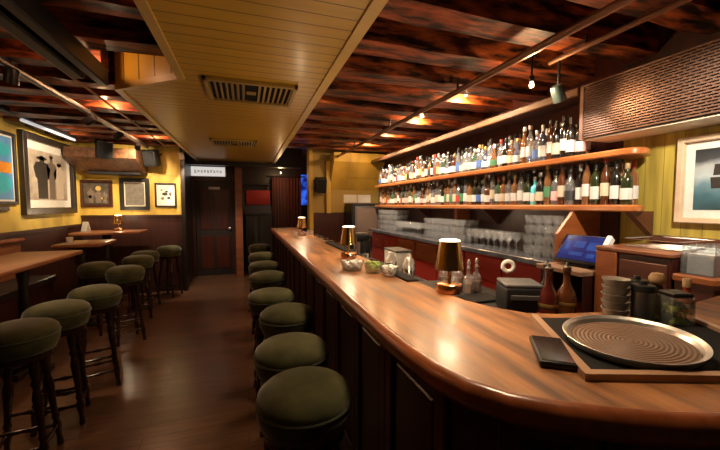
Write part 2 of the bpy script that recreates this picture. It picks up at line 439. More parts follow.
# ceiling vents in the panel
def vent(cx, cy, w, d, label):
    t = thing('ceiling_vent', label, 'vent', (cx, cy, zp - .014), 0)
    f = MB()
    for s in (-1, 1):
        f.box((s * w / 2, 0, 0), (.03, d + .03, .028), bev=.004); f.box((0, s * d / 2, 0), (w + .03, .03, .028), bev=.004)
    f.build('vent_frame', 'ochre', t)
    MB().box((0, 0, .009), (w - .02, d - .02, .006)).build('vent_backing', 'black_rough', t)
    n = 16
    for i in range(n):
        x = -w / 2 + (i + .5) * w / n
        if abs(x) < .05: continue
        a = .7 if x < 0 else -.7
        MB().box((x, 0, -.002), (.024, d - .03, .003), RY(a)).build('slat', 'ochre', t)
    MB().box((0, 0, 0), (.07, .07, .01), bev=.004).build('vent_hub', 'ochre', t)
vent(.06, 2.76, .60, .46, 'louvred ceiling vent nearest to us in the ochre boarded panel')
vent(-.12, 5.0, .55, .40, 'louvred ceiling vent farther back in the panel, before the door sign')

# ------------------------------------------------------------------ left wall side: duct, pipes, speakers, lights
def conduit(name, label, pts, r, mat, cat='pipe', clips=()):
    t = thing(name, label, cat, pts[0])
    o = Vector(pts[0])
    MB().tube([Vector(p) - o for p in pts], r, 10).build('tube', mat, t)
    for c in clips:
        MB().rod(Vector(c) - o, Vector((c[0], c[1], 2.46)) - o, .008, 8).build('hanger', 'black', t)
    return t
tag(MB().span((-1.07, -.6, 2.33), (-.99, 2.80, 2.43), .01).span((-.93, -.6, 2.31), (-.87, 2.84, 2.43), .008).span((-1.0, -.6, 2.38), (-.92, 2.7, 2.43)).build('ceiling_duct', 'black'), 'black square duct running under the joists beside the ochre panel', 'duct')
conduit('light_track', 'dark metal lighting track under the joists above the left stools', [(-1.43, .6, 2.40), (-1.43, 6.2, 2.40)], .026, 'steel_dull', clips=[(-1.43, y, 2.40) for y in (1.5, 3.0, 4.5, 6.0)])
conduit('conduit_pipe', 'copper toned pipe running under the joists along the bar', [(1.53, .5, 2.36), (1.58, 6.2, 2.36)], .022, 'pipe', clips=[(1.545, y, 2.36) for y in (1.0, 2.3, 3.6, 4.9, 6.0)])
conduit('conduit_pipe', 'second brown pipe, closer to the bronze grille, under the joists', [(1.85, .4, 2.40), (1.85, 1.75, 2.40)], .016, 'pipe', clips=[(1.85, y, 2.40) for y in (.7, 1.5)])
conduit('conduit_pipe', 'thin pale pipe left of the black duct under the joists', [(-1.14, .6, 2.40), (-1.14, 6.2, 2.40)], .010, 'pipe', clips=[(-1.14, y, 2.40) for y in (1.5, 3.0, 4.5, 6.0)])

# tube lamp over the big picture
t = thing('strip_light', 'pale blue white strip light above the big sepia photograph', 'light', (-2.25, 5.2, 2.43))
MB().span((-.03, -1.1, -.005), (.03, .75, .05), .006).build('housing', 'black', t)
MB().rod((0, -.5, -.022), (0, .70, -.022), .018, 10).build('tube', 'tube', t)
for y in (-.9, .6): MB().rod((0, y, .03), (0, y, .06), .01).build('hanger', 'black', t)

def wall_speaker(loc, rz, label, br=.16):
    t = thing('loudspeaker', label, 'speaker', loc, rz)
    MB().box((0, 0, 0), (.20, .17, .26), RX(.25), .02, 2).build('housing', 'black', t)
    MB().box((0, -.088, 0), (.17, .012, .22), None, .004).build('grille', 'black_rough', t).rotation_euler = (.25, 0, 0)
    MB().rod((0, .02, .05), (0, br, .10), .016).build('bracket', 'black', t)
wall_speaker((-1.95, 6.05, 2.32), .5, 'black loudspeaker hanging beside the big sepia photograph')
wall_speaker((-1.42, 6.42, 2.26), -.3, 'black loudspeaker above the small white drawing on the back wall', .29)

# timber soffit over the back left pictures
sf = MB()
sf.prism([(6.70, 2.02), (6.45, 2.02), (6.05, 2.20), (6.05, 2.34), (6.70, 2.43)], -2.45, -1.55, lambda a, b, h: (h, a, b))
struct('trim_11', sf, 'crown', 'brown timber soffit over the back pictures', smooth=False)
struct('trim_12', MB().span((-2.3, 6.40, 1.985), (-1.6, 6.70, 2.02)), 'black')

# ------------------------------------------------------------------ pictures
def framed(name, label, loc, rz, w, h, fw, mat_w, frame, printm, mat='white', depth=.035, cat='picture', blobs=()):
    """local x = width, local -y = out of the wall, origin at the centre of the back"""
    t = thing(name, label, cat, loc, rz)
    f = MB()
    for s in (-1, 1):
        f.box((s * (w - fw) / 2, -depth / 2, 0), (fw, depth, h), bev=.004); f.box((0, -depth / 2, s * (h - fw) / 2), (w - 2 * fw + .002, depth, fw), bev=.004)
    f.build('frame', frame, t)
    MB().box((0, -.006, 0), (w - fw, .01, h - fw)).build('mount', mat, t)
    pw, ph = w - 2 * fw - 2 * mat_w, h - 2 * fw - 2 * mat_w
    p = MB().box((0, -.0125, 0), (pw, .003, ph)).build('print', printm, t)
    for (m_, poly) in blobs:
        MB().prism([(x * pw / 2, z * ph / 2) for x, z in poly], -.0155, -.014, lambda a, b, hh: (a, hh, b)).build('printed_shape', m_, p, smooth=False)
    return t
def ell(cx, cz, rx, rz, n=14): return [(cx + rx * math.cos(2 * PI * i / n), cz + rz * math.sin(2 * PI * i / n)) for i in range(n)]
def person_shape(cx, base, top, wd):
    H = top - base
    pr = [(.28, 0), (.30, .45), (.40, .5), (.5, .72), (.34, .84), (.12, .86), (.15, .93), (.10, 1.0)]
    return [(cx + a * wd, base + b * H) for a, b in pr] + [(cx - a * wd, base + b * H) for a, b in reversed(pr)]
framed('framed_photograph', 'big dark framed sepia photograph of three standing people on left wall', (XL + .001, 5.75, 1.88), PI / 2, 1.30, 1.00, .085, .10, 'dark_wood', 'print_sepia', depth=.06,
       blobs=[('figure_dark', person_shape(-.38, -.95, .80, .85)), ('figure_mid', person_shape(.12, -.95, .85, .55)), ('figure_light', person_shape(.56, -.95, .60, .70)),
              ('figure_dark', ell(-.38, .70, .26, .08)), ('figure_mid', ell(.12, .84, .13, .08)), ('figure_dark', ell(.56, .56, .14, .09))])
framed('framed_painting', 'bright turquoise and orange painting cut by the left photo edge', (XL + .001, 4.52, 1.905), PI / 2, 1.0, .80, .035, .02, 'dark_wood', 'sky_blue',
       blobs=[('turquoise', ell(.45, -.5, .5, .32)), ('orange', [(-.9, -.1), (.95, -.16), (.95, .18), (-.9, .25)]), ('turquoise', ell(.6, .58, .34, .22)), ('ivory', ell(.1, .75, .2, .12)), ('orange', ell(-.5, -.6, .3, .2))])
framed('framed_picture', 'dark framed group portrait picture at left on the back wall', (-2.285, 6.699, 1.685), 0, .45, .44, .04, .012, 'mahogany', 'print_dark', 'figure_dark',
       blobs=[('gold_spot', ell(.15, .5, .22, .24)), ('figure_mid', person_shape(-.45, -.9, .5, .6)), ('figure_mid', person_shape(.15, -.9, .3, .7)), ('figure_mid', person_shape(.65, -.9, .2, .5)), ('gold_spot', ell(-.5, -.3, .13, .16)), ('gold_spot', ell(.5, -.45, .12, .12))])
framed('framed_picture', 'grey print with pale border in a wide black frame, between two pictures', (-1.745, 6.699, 1.68), 0, .43, .53, .062, .016, 'black', 'print_grey', 'cream')
framed('framed_picture', 'small white drawing with dark ink figures nearest the back door', (-1.285, 6.699, 1.67), 0, .33, .41, .026, .012, 'dark_wood', 'ivory', 'white',
       blobs=[('figure_dark', ell(-.1, .1, .35, .16)), ('figure_dark', ell(.1, .35, .2, .1)), ('figure_mid', ell(-.4, -.35, .2, .14)), ('figure_dark', ell(.35, -.3, .22, .12)), ('figure_mid', ell(.55, .1, .18, .2)), ('figure_mid', ell(-.5, .5, .15, .08))])
tag(MB().box((XL + .015, 4.6, 1.46), (.03, .5, .05), None, .004).build('name_plaque', 'dark_wood'), 'small dark plaque under the turquoise painting', 'plaque')
framed('framed_photograph', 'pale framed print of a stormy sea on the right wall', (XR - .001, 1.02, 1.645), -PI / 2, .72, .50, .032, .045, 'frame_pale', 'sea', depth=.045,
       blobs=[('figure_dark', [(-.70, .12), (-.52, .12), (-.54, .48), (-.68, .48)]), ('figure_dark', [(-.72, -.30), (-.50, -.30), (-.48, .06), (-.74, .06)])])

# ------------------------------------------------------------------ back door, sign, far room
d = MB().span((-.98, 7.93, 0), (-.24, 7.98, 2.02), .005)
door = struct('door_1', d, 'dark_wood', 'dark wooden back door')
for (a, b) in ((.15, .85), (.98, 1.85)):
    for x in (-.9, -.58): MB().span((x, 7.915, a), (x + .27, 7.932, b), .006).build('door_panel', 'mahogany', door)
MB().ball((-.32, 7.89, 1.0), .03).build('door_handle', 'chrome', door)
MB().span((-.72, 7.912, 1.83), (-.5, 7.93, 1.88)).build('door_plate', 'ivory', door)
struct('trim_13', MB().span((-1.03, 7.85, 0), (-.98, 8.0, 2.27)).span((-.24, 7.85, 0), (-.19, 8.0, 2.27)).span((-.98, 7.87, 2.02), (-.24, 8.0, 2.27)), 'mahogany')
struct('wall_door', MB().span((-1.03, 8.0, 0), (-.10, 8.1, ZC)), 'dark_wood')
t = thing('door_sign', 'white lit sign over the dark back door', 'sign', (-.72, 7.80, 2.19))
MB().box((0, 0.02, 0), (.70, .05, .22), None, .006).build('sign_box', 'steel_dull', t)
fc = MB().box((0, -.008, 0), (.67, .008, .19)).build('sign_face', 'sign_face', t)
for i in range(9):
    hh = .055 if i else .075
    m_ = MB(); x = -.24 + i * .06
    m_.box((x, -.013, 0), (.010, .003, hh)); m_.box((x + .022, -.013, 0), (.010, .003, hh * .8)); m_.box((x + .01, -.013, hh * .35 * (1 if i % 2 else -1)), (.028, .003, .010))
    m_.build('lettering', 'grey_plastic', fc)
struct('trim_14', MB().span((-.19, 7.6, 0), (-.05, 7.75, 2.3)), 'bench_wood', 'brown timber post beside the back door')
# cabinet / red seat back in the far room
tag(MB().span((.02, 8.30, 1.5), (.56, 8.40, 1.84), .02, 2).build('padded_panel', 'red_fabric'), 'red padded panel on the dark far wall', 'panel')
t = thing('side_cabinet', 'dark cabinet under the red padded panel at the far end', 'cabinet', (.29, 8.15, 0))
MB().span((-.30, -.22, 0), (.30, .22, 1.3), .01).build('body', 'black', t)
for s in (-1, 1): MB().box((s * .15, -.23, .65), (.27, .02, 1.2), None, .006).build('door', 'dark_wood', t)
t = thing('shelf_board', 'dark shelf holding glasses on the far wall above the red panel', 'shelf', (.25, 8.25, 1.98))
MB().box((0, 0, -.015), (.6, .25, .03), None, .004).build('board', 'dark_wood', t)
for s in (-1, 1): MB().box((s * .25, .08, -.07), (.03, .08, .08)).build('bracket', 'dark_wood', t)
cur = MB()
n = 60; front = []
pts = [(.60 + .66 * i / n, 8.2 + .03 * math.sin(i * 2 * PI / 6)) for i in range(n + 1)]
cur.prism(pts + [(x, y + .02) for x, y in reversed(pts)], .05, 2.13)
t = thing('curtain', 'dark red pleated curtain at the far end of the bar', 'curtain', (0, 0, 0))
cur.build('drape', 'curtain', t); MB().rod((.56, 8.2, 2.16), (1.36, 8.2, 2.16), .016).build('curtain_rod', 'steel', t)
t = thing('lit_panel', 'glowing blue panel beside the red curtain', 'screen', (1.40, 8.3, 1.86))
MB().box((0, .02, 0), (.28, .04, .78), None, .005).build('frame', 'black', t)
MB().box((0, -.004, 0), (.24, .008, .72)).build('screen', 'blue_light', t)
# yellow pillar face, end-wall soffit, speaker, fridge, papers
struct('trim_15', MB().span((1.10, 6.18, 0), (1.17, 6.42, ZC)).span((1.42, 6.2, 1.35), (1.50, 6.3, 2.3)), 'yellow_b', 'yellow post')
struct('trim_16', MB().prism([(6.3, 1.78), (5.95, 2.27), (5.95, 2.43), (6.3, 2.43)], 1.50, 2.46, lambda a, b, h: (h, a, b)), 'yellow_b', 'yellow boxed soffit above the end of the bar', smooth=False)
struct('trim_17', MB().span((1.17, 6.27, 0), (XR, 6.3, 1.36)), 'mahogany')
wall_speaker((1.30, 6.16, 1.86), 0, 'black loudspeaker on the yellow post at the far end of the bar')
t = thing('glass_door_fridge', 'black display fridge under white papers at the bar end wall', 'fridge', (2.06, 6.02, 0))
MB().span((-.28, -.22, 0), (.28, .24, 1.53), .01).build('body', 'black', t)
g_ = MB().span((-.23, -.24, .25), (.23, -.222, 1.48), .004).build('door', 'steel_dull', t)
MB().span((-.20, -.246, .3), (.20, -.241, 1.44)).build('glass', 'smoke_glass', g_)
MB().rod((.21, -.26, .8), (.21, -.26, 1.2), .008).build('handle', 'steel', g_)
for i, (x, l) in enumerate(((1.90, 'left of the two white papers pinned above the fridge'), (2.18, 'right of the two white papers pinned above the fridge'))):
    p = tag(MB().box((x, 6.298, 1.62), (.26, .004, .15)).build('paper_notice', 'paper'), l, 'paper')

# ------------------------------------------------------------------ main bar
outer = [(.44, 6.2), (.44, 4.8), (.44, 3.4), (.44, 2.2), (.44, 1.5), (.44, 1.15), (.440, 1.0), (.446, .86), (.460, .74), (.488, .65), (.535, .58), (.60, .525), (.68, .475), (.77, .428), (.87, .39), (1.0, .352), (1.25, .31), (1.6, .28), (2.05, .265), (2.45, .26)]
inner = [(2.45, .94), (1.98, .925), (1.6, .87), (1.3, .915), (1.08, .955), (.985, 1.0), (.915, 1.10), (.87, 1.22), (.85, 1.4), (.85, 3.0), (.85, 6.2)]
t = thing('bar_countertop', 'long curved honey brown wooden bar top', 'bar counter', (0, 0, 0))
MB().prism(outer + inner, 1.045, 1.1).build('worktop', 'bar_wood', t, smooth=False)
prof = [(.0, 1.100), (-.012, 1.106), (-.028, 1.100), (-.037, 1.085), (-.037, 1.062), (-.028, 1.044), (-.012, 1.036), (.004, 1.036)]
MB().sweep(outer, [(-o, z) if False else (o, z) for o, z in prof]).build('edge_moulding', 'bar_edge', t, angle=60)
MB().sweep(outer, [(.03, 1.045), (.055, 1.045), (.062, 1.02), (.05, .985), (.04, .985)]).build('cove_moulding', 'mahogany', t, angle=60) if False else None

# panelled front
ft = thing('bar_cabinet', 'dark mahogany panelled front of the bar', 'bar front', (0, 0, 0))
bo = [(.545, 6.15), (.545, .80), (.60, .70), (.78, .56), (1.02, .46), (1.5, .40), (2.40, .38)]
bi = [(2.40, .43), (1.5, .45), (1.05, .51), (.82, .60), (.65, .73), (.595, .82), (.595, 6.15)]
MB().prism(bo + bi, 0, 1.045).build('carcass', 'mahogany_panel', ft, smooth=False)
def front_panel(a, b):
    a, b = Vector(a), Vector(b); L_ = (b - a).length; d_ = (b - a) / L_
    ang = math.atan2(d_.y, d_.x); c = (a + b) / 2
    m_ = MB(); R_ = RZ(ang)
    f = lambda x, y, z: (c.x + d_.x * x - d_.y * y, c.y + d_.y * x + d_.x * y, z)
    st = .055
    for s in (-1, 1): m_.box(f(s * (L_ / 2 - st / 2 - .004), -.010, .56), (st, .022, .86), R_, .004)
    for z in (.16, .965): m_.box(f(0, -.010, z), (L_ - .01, .022, .07), R_, .004)
    m_.build('panel_frame', 'mahogany', ft)
    MB().box(f(0, -.004, .56), (L_ - .17, .012, .68), R_, .005).build('panel_field', 'mahogany_panel', ft)
ys = [6.12 - i * .405 for i in range(14)]
ys[-1] = .82
for y0, y1 in zip(ys, ys[1:]): front_panel((.545, y0), (.545, y1))
for a, b in zip(bo[2:], bo[3:]): front_panel(a, b)
MB().sweep(bo, [(-.018, 0), (.0, 0), (.0, .10), (-.012, .10)]).build('kickboard', 'black', ft, smooth=False)

# bartender side worktop
t = thing('service_counter', 'steel service counter on the inner side of the bar', 'counter', (0, 0, 0))
MB().span((.86, 1.02, .90), (1.30, 6.1, .93), .004).build('worktop', 'stone', t)
MB().span((.86, 1.05, .08), (1.26, 6.1, .90)).build('cabinet', 'black', t)
MB().span((.86, 1.95, .93), (.88, 6.0, 1.09)).build('splashback', 'steel', t)
t = thing('raised_shelf', 'dark steel raised shelf behind the inner bar edge, under the black printer', 'shelf', (0, 0, 0))
MB().span((.93, 1.06, 1.035), (1.25, 1.80, 1.05), .003).build('board', 'black', t)
for x in (.95, 1.23):
    for y in (1.1, 1.76): MB().rod((x, y, .93), (x, y, 1.036), .010).build('leg', 'steel', t)

# ------------------------------------------------------------------ stools
def make_stool(label):
    t = thing('bar_stool', label, 'stool', (0, 0, 0), 0, 'green velvet bar stools')
    MB().lathe([(0, .640), (.150, .640), (.163, .655), (.175, .685), (.178, .715), (.1755, .728), (.177, .735), (.172, .757), (.150, .778), (.11, .791), (.06, .797), (0, .799)], seg=40).build('seat', 'velvet', t, angle=60)
    MB().torus((0, 0, .728), .1765, .0055, 40, 6).torus((0, 0, .645), .156, .005, 40, 6).build('piping', 'velvet_pipe', t)
    MB().lathe([(.135, .598), (.150, .604), (.150, .636), (.145, .642)], seg=32).build('seat_ring', 'stool_wood', t)
    tp_, bt = .105, .175
    turned = [(.9, 0), (1.0, .02), (.85, .06), (.75, .10), (1.05, .16), (1.25, .20), (1.05, .24), (.8, .27), (1.2, .30), (.85, .33), (.95, .45), (1.2, .58), (1.35, .66), (1.0, .72), (.85, .75), (1.3, .79), (.9, .82), (1.2, .90), (1.25, 1.0)]
    legs = []
    for k_ in range(4):
        a = PI / 4 + k_ * PI / 2
        p = Vector((bt * math.cos(a), bt * math.sin(a), 0)); q = Vector((tp_ * math.cos(a), tp_ * math.sin(a), .60))
        MB().rod(p, q, .018, 12, prof=turned).build('leg', 'stool_wood', t, angle=50)
        legs.append((p, q))
    for hz, nm in ((.40, 'stretcher'), (.21, 'footrest')):
        for k_ in range(4):
            a, b = legs[k_], legs[(k_ + 1) % 4]
            if nm == 'stretcher' and k_ % 2: continue
            MB().rod(a[0].lerp(a[1], hz), b[0].lerp(b[1], hz), .0105, 10, prof=[(.8, 0), (1, .1), (.8, .3), (1.5, .5), (.8, .7), (1, .9), (.8, 1)]).build(nm, 'stool_wood', t)
    return t
bar_stools = [(.205, 1.285, 'green velvet bar stool nearest to us in the row along the bar'),
              (.209, 1.70, 'second green velvet bar stool from us along the bar front'),
              (.255, 2.28, 'third green velvet bar stool from us along the bar front'),
              (.185, 2.78, 'fourth green velvet bar stool from us along the bar front'),
              (.205, 3.55, 'fifth green velvet bar stool from us along the bar front'),
              (.205, 4.22, 'sixth green velvet bar stool from us along the bar front'),
              (.212, 5.05, 'seventh green velvet bar stool from us along the bar front'),
              (.225, 6.15, 'green velvet bar stool farthest away in the row along the bar')]
left_stools = [(-1.235, 2.44, 'green velvet stool nearest to us beside the long left table'),
               (-1.235, 2.87, 'second green velvet stool from us beside the long left table'),
               (-1.185, 3.36, 'third green velvet stool from us beside the long left table'),
               (-1.66, 4.78, 'green velvet stool on the left of the small middle table, behind the third stool'),
               (-1.26, 4.38, 'green velvet stool in the aisle before the small middle table'),
               (-1.36, 5.25, 'green velvet stool in the aisle beside the far end of the middle table'),
               (-1.40, 5.75, 'green velvet stool in front of the corner table with the lamp'),
               (-1.20, 6.35, 'green velvet stool closest to the back door, beside the lamp table')]
proto = None
for i, (x, y, lb) in enumerate(bar_stools + left_stools):
    rz = random.random() * 1.5
    if proto is None:
        proto = make_stool(lb); proto.location = (x, y, 0); proto.rotation_euler = (0, 0, .3); proto.scale = (1.02, 1.02, 1.045)
    else:
        dup(proto, (x, y, 0), rz, lb)

# ------------------------------------------------------------------ left tables and bench
def high_table(label, x0, x1, y0, y1, z, rad=.02):
    t = thing('high_table', label, 'table', ((x0 + x1) / 2, (y0 + y1) / 2, 0))
    w, l = (x1 - x0), (y1 - y0)
    MB().box((0, 0, z - .02), (w, l, .04), None, .012, 2).build('tabletop', 'table_wood', t)
    n_ = 2 if l > 1.2 else 1
    for i in range(n_):
        y = 0 if n_ == 1 else (-l / 2 + .35 if i == 0 else l / 2 - .35)
        MB().lathe([(.05, 0), (.045, .06), (.035, .2), (.045, .5), (.035, .8), (.06, z - .05)], (-.06, y, 0), 16).build('column', 'dark_wood', t)
        b_ = MB()
        for a in range(4): b_.box((-.06 + .09 * math.cos(a * PI / 2), y + .09 * math.sin(a * PI / 2), .025), (.2, .06, .05), RZ(a * PI / 2), .01)
        b_.build('foot', 'dark_wood', t)
high_table('long high table with red brown top along the left bench', -2.08, -1.555, 1.5, 4.16, 1.05)
high_table('small middle high table between the long table and the corner table', -2.08, -1.62, 4.75, 5.35, 1.05)
high_table('corner high table with the lamp under the back pictures', -2.40, -1.52, 5.95, 6.50, 1.10)
t = thing('bench', 'reddish wooden high backed bench along the left wall', 'bench', (-2.30, 3.1, 0))
MB().span((-.18, -1.6, .62), (.22, 1.75, .70), .01).build('seat', 'dark_wood', t)
MB().span((-.18, -1.6, .0), (.18, 1.75, .62)).build('base', 'mahogany', t)
MB().span((-.14, -1.6, .70), (-.09, 1.75, 1.10), .008).build('backrest', 'bench_wood', t)
MB().span((-.16, -1.6, 1.10), (-.05, 1.75, 1.13), .006).build('top_rail', 'bench_wood', t)

lathe_thing('candle_holder', 'small white candle cup on the middle high table at its wall side', 'candle holder', (-1.98, 4.95, 1.05), [('cup', [(0, 0), (.03, 0), (.036, .07), (.033, .07), (.028, .008), (0, .008)], 'white'), ('candle', [(0, .008), (.024, .008), (.024, .045), (0, .046)], 'cream')])
t = thing('menu_card', 'white folded menu card on the corner high table near the left wall', 'menu', (-2.28, 6.22, 1.10), -.6)
for s_ in (-1, 1): MB().box((0, s_ * .018, .075), (.11, .002, .15), RX(s_ * .22)).build('leaf', 'paper', t)

# table lamps --------------------------------------------------------
def make_lamp(label, mat='copper'):
    t = thing('table_lamp', label, 'lamp', (0, 0, 0), 0)
    MB().lathe([(0, 0), (.056, 0), (.060, .004), (.060, .034), (.057, .040), (.05, .043), (0, .043)], seg=32).build('base', mat, t)
    MB().lathe([(.011, .040), (.009, .05), (.009, .10), (.012, .104), (.012, .112)], seg=16).build('stem', 'gold', t)
    MB().lathe([(.066, .108), (.046, .236), (.0445, .236), (.0640, .108)], seg=36, cap=False).build('shade', 'gold_shade', t)
    MB().lathe([(0, .234), (.046, .234), (.047, .238), (.04, .243), (0, .244)], seg=32).build('shade_top', 'lens_soft', t)
    MB().lathe([(0, .112), (.010, .118), (.015, .135), (.012, .15), (0, .158)], seg=14).build('bulb', 'lens_soft', t)
    l = bpy.data.lights.new('lamp', 'POINT'); l.energy = 1.3; l.color = (1, .72, .42); l.shadow_soft_size = .012
    o = bpy.data.objects.new('lamp_light', l); COL.objects.link(o); o.parent = t; o.location = (.02, 0, .135)
    l = bpy.data.lights.new('lamp_top', 'POINT'); l.energy = 4.5; l.color = (1, .74, .46); l.shadow_soft_size = .045
    o = bpy.data.objects.new('lamp_top_light', l); COL.objects.link(o); o.parent = t; o.location = (0, 0, .28)
    return t
lamps = [((.885, 1.36, 1.1), 'copper table lamp nearest to us on the bar top'), ((.735, 2.48, 1.1), 'copper table lamp halfway along the bar top'),
         ((.69, 4.45, 1.1), 'copper table lamp farthest along the bar top'), ((-1.88, 6.30, 1.10), 'small gold lamp on the corner high table under the back pictures')]
lp = make_lamp(lamps[0][1]); lp.location = lamps[0][0]
for l_, s_ in lamps[1:]: dup(lp, l_, 0, s_)

# ------------------------------------------------------------------ bar tops: tray, mat, phone etc.
t = thing('bar_mat_frame', 'black drip mat in a pale wooden frame under the round tray', 'mat', (0, 0, 1.1))
A, B, Cc, D = Vector((.955, .935)), Vector((.742, .567)), Vector((1.25, .382)), Vector((1.46, .755))
MB().prism([tuple(p) for p in (A, B, Cc, D)], 0, .006).build('mat', 'black_rough', t, smooth=False)
def strip(p, q, w, h):
    d_ = (q - p).normalized(); n_ = Vector((-d_.y, d_.x)) * w / 2
    return MB().prism([tuple(p + n_), tuple(p - n_), tuple(q - n_), tuple(q + n_)], 0, h)
strip(A, B + (B - A).normalized() * .011, .022, .0178).build('frame_rail', 'strip_wood', t, smooth=False)
strip(B + (B - Cc).normalized() * .011, Cc, .022, .018).build('frame_rail', 'strip_wood', t, smooth=False)
strip(Cc, D, .022, .018).build('frame_rail', 'strip_wood', t, smooth=False)

TX, TY = 1.002, .650
t = thing('serving_tray', 'round steel serving tray with brown ribbed rubber liner on bar corner', 'tray', (TX, TY, 1.128))
t.rotation_euler = (.017, -.065, 0)
MB().lathe([(0, -.009), (.141, -.009), (.144, -.004), (.148, .006), (.158, .0125), (.161, .012), (.152, .006), (.149, -.009), (.141, -.013), (0, -.013)], seg=72).build('rim', 'chrome', t)
MB().lathe([(0, -.009), (.139, -.009), (.140, -.004), (.136, -.002), (0, -.002)], seg=72).build('rubber_liner', 'ribbed', t)
tag(MB().lathe([(0, 1.106), (.045, 1.106), (.047, 1.108), (.047, 1.114), (.045, 1.1155), (0, 1.1155)], (1.06, .66, 0), 32).build('coaster', 'black'), 'small black round coaster under the right side of the steel tray', 'coaster')

t = thing('phone', 'black smartphone lying on the bar edge beside the round tray', 'phone', (.770, .693, 1.1), math.radians(53))
MB().box((0, 0, .009), (.182, .086, .018), None, .006, 2).build('case', 'black', t)
MB().box((0, 0, .0182), (.166, .074, .002)).build('screen', 'black_gloss', t)
MB().box((.06, -.02, .018), (.022, .022, .002), None, .001).build('camera_patch', 'grey_plastic', t) if False else None

# printer
t = thing('receipt_printer', 'black receipt printer with grey lid on the raised shelf', 'printer', (1.105, 1.165, 1.05), math.radians(-25))
MB().box((0, 0, .055), (.155, .165, .11), None, .012, 2).build('body', 'black', t)
MB().box((0, .005, .117), (.150, .150, .016), None, .007, 2).build('lid', 'grey_plastic', t)
MB().box((0, -.084, .075), (.12, .006, .02), None, .002).build('paper_slot', 'grey_plastic', t)
tag(MB().span((.94, 1.30, 1.05), (1.14, 1.42, 1.062), .003).build('drip_mat', 'black_rough'), 'black rubber drip mat left of the receipt printer', 'mat')
# ring on a stalk
t = thing('ring_stand', 'small white ring on a thin stalk behind the receipt printer', 'holder', (1.20, 1.34, 1.05))
MB().lathe([(0, 0), (.03, 0), (.03, .008), (.006, .012), (.004, .12)], seg=16).build('stalk', 'steel', t)
MB().torus((0, 0, .155), .024, .010, 24, 10, RZ(-.6) @ RX(PI / 2)).build('ring', 'white', t)

# bitters bottles by the nearest lamp
bb = [('body', [(0, 0), (.026, 0), (.028, .01), (.024, .035), (.028, .06), (.020, .085), (.009, .10), (.009, .125), (.012, .13)], 'clear_glass'),
      ('liquid', [(0, .006), (.024, .006), (.022, .035), (.024, .055), (0, .056)], 'amber_glass'),
      ('stopper', [(.006, .128), (.009, .135), (.004, .145), (.010, .155), (.004, .175), (0, .176)], 'chrome')]
for i, (x, y, s_) in enumerate(((1.00, 1.50, 'closest to the nearest copper lamp'), (1.07, 1.47, 'second from the nearest copper lamp'), (1.14, 1.50, 'third from the nearest copper lamp'), (1.10, 1.60, 'behind the other three'), (1.03, 1.64, 'farthest back of its cluster'))):
    lathe_thing('bitters_bottle', 'glass bitters bottle with silver dasher, ' + s_, 'bottle', (x, y, 1.05), bb, 'bitters bottles by the nearest lamp')

# dark red bottles beside the printer on the service counter
wine = [(0, 0), (.036, 0), (.038, .01), (.038, .19), (.030, .22), (.014, .25), (.013, .30), (.015, .302), (.015, .318), (.012, .32)]
for i, (x, y, mat, s_) in enumerate(((1.145, 1.055, 'red_syrup', 'dark red bottle with gold band beside the black receipt printer'), (1.235, 1.05, 'brown_glass', 'dark brown bottle just right of the dark red bottle by the printer'), (1.215, 1.13, 'dark_glass', 'black bottle behind the dark red bottle by the printer'))):
    t = lathe_thing('syrup_bottle', s_, 'bottle', (x, y, .93), [('body', wine, mat), ('label', [(.0385, .06), (.0392, .06), (.0392, .14), (.0385, .14)], ['lab_red', 'lab_black', 'lab_black'][i]), ('neck_band', [(.0388, .165), (.0392, .166), (.0392, .178), (.0388, .18)], 'cap_gold')], 'dark bottles beside the printer')
    MB().lathe([(.013, .30), (.015, .302), (.015, .320), (.006, .324), (.005, .338), (0, .339)], seg=14).build('pourer', 'steel_dull', t)

# bowls, tins, jar, sauce bottle behind the tray
bowl = [(0, 0), (.026, 0), (.034, .01), (.042, .03), (.043, .034), (.040, .034), (.031, .012), (0, .008)]
for i, s_ in enumerate(('bottom bowl', 'second bowl from the bottom', 'third bowl from the bottom', 'fourth bowl from the bottom', 'top bowl')):
    tag(MB().lathe(bowl, (1.245, .862, 1.1 + i * .0265), 28).build('small_bowl', 'bowl_grey'), s_ + ' of the pale stack behind the round tray', 'bowl', 'stacked pale bowls')
for i, (x, y, s_) in enumerate(((1.297, .806, 'dark lidded tin between the pale bowls and the green jar'), (1.365, .870, 'dark lidded tin behind the first tin, beside the pale bowls'))):
    lathe_thing('storage_tin', s_, 'tin', (x, y, 1.1), [('body', [(0, 0), (.033, 0), (.034, .004), (.034, .105), (0, .106)], 'steel_dull'), ('lid', [(.0355, .104), (.0355, .122), (.033, .126), (.012, .128), (.010, .14), (0, .141)], 'black')])
t = thing('olive_jar', 'square glass jar of green olives behind the round tray', 'jar', (1.352, .742, 1.1), -.35)
MB().box((0, 0, .05), (.075, .075, .10), None, .008, 2).build('jar_body', 'clear_glass', t)
ol = MB()
for q in range(70): ol.ball((random.uniform(-.026, .026), random.uniform(-.026, .026), random.uniform(.010, .075)), .0095, 8, (1, 1, 1.2))
ol.build('olives', 'olive', t); 
MB().box((0, 0, .106), (.066, .066, .014), None, .004).build('lid', 'black', t)
lathe_thing('sauce_bottle', 'small red sauce bottle with cork coloured cap right of the olive jar', 'bottle', (1.47, .775, 1.1),
            [('body', [(0, 0), (.020, 0), (.022, .005), (.022, .07), (.016, .09), (.010, .10), (.010, .115)], 'sauce'), ('label', [(.0222, .02), (.0227, .02), (.0227, .055), (.0222, .055)], 'lab_cream'), ('cap', [(.013, .112), (.013, .14), (.010, .143), (0, .143)], 'cap_cork')])
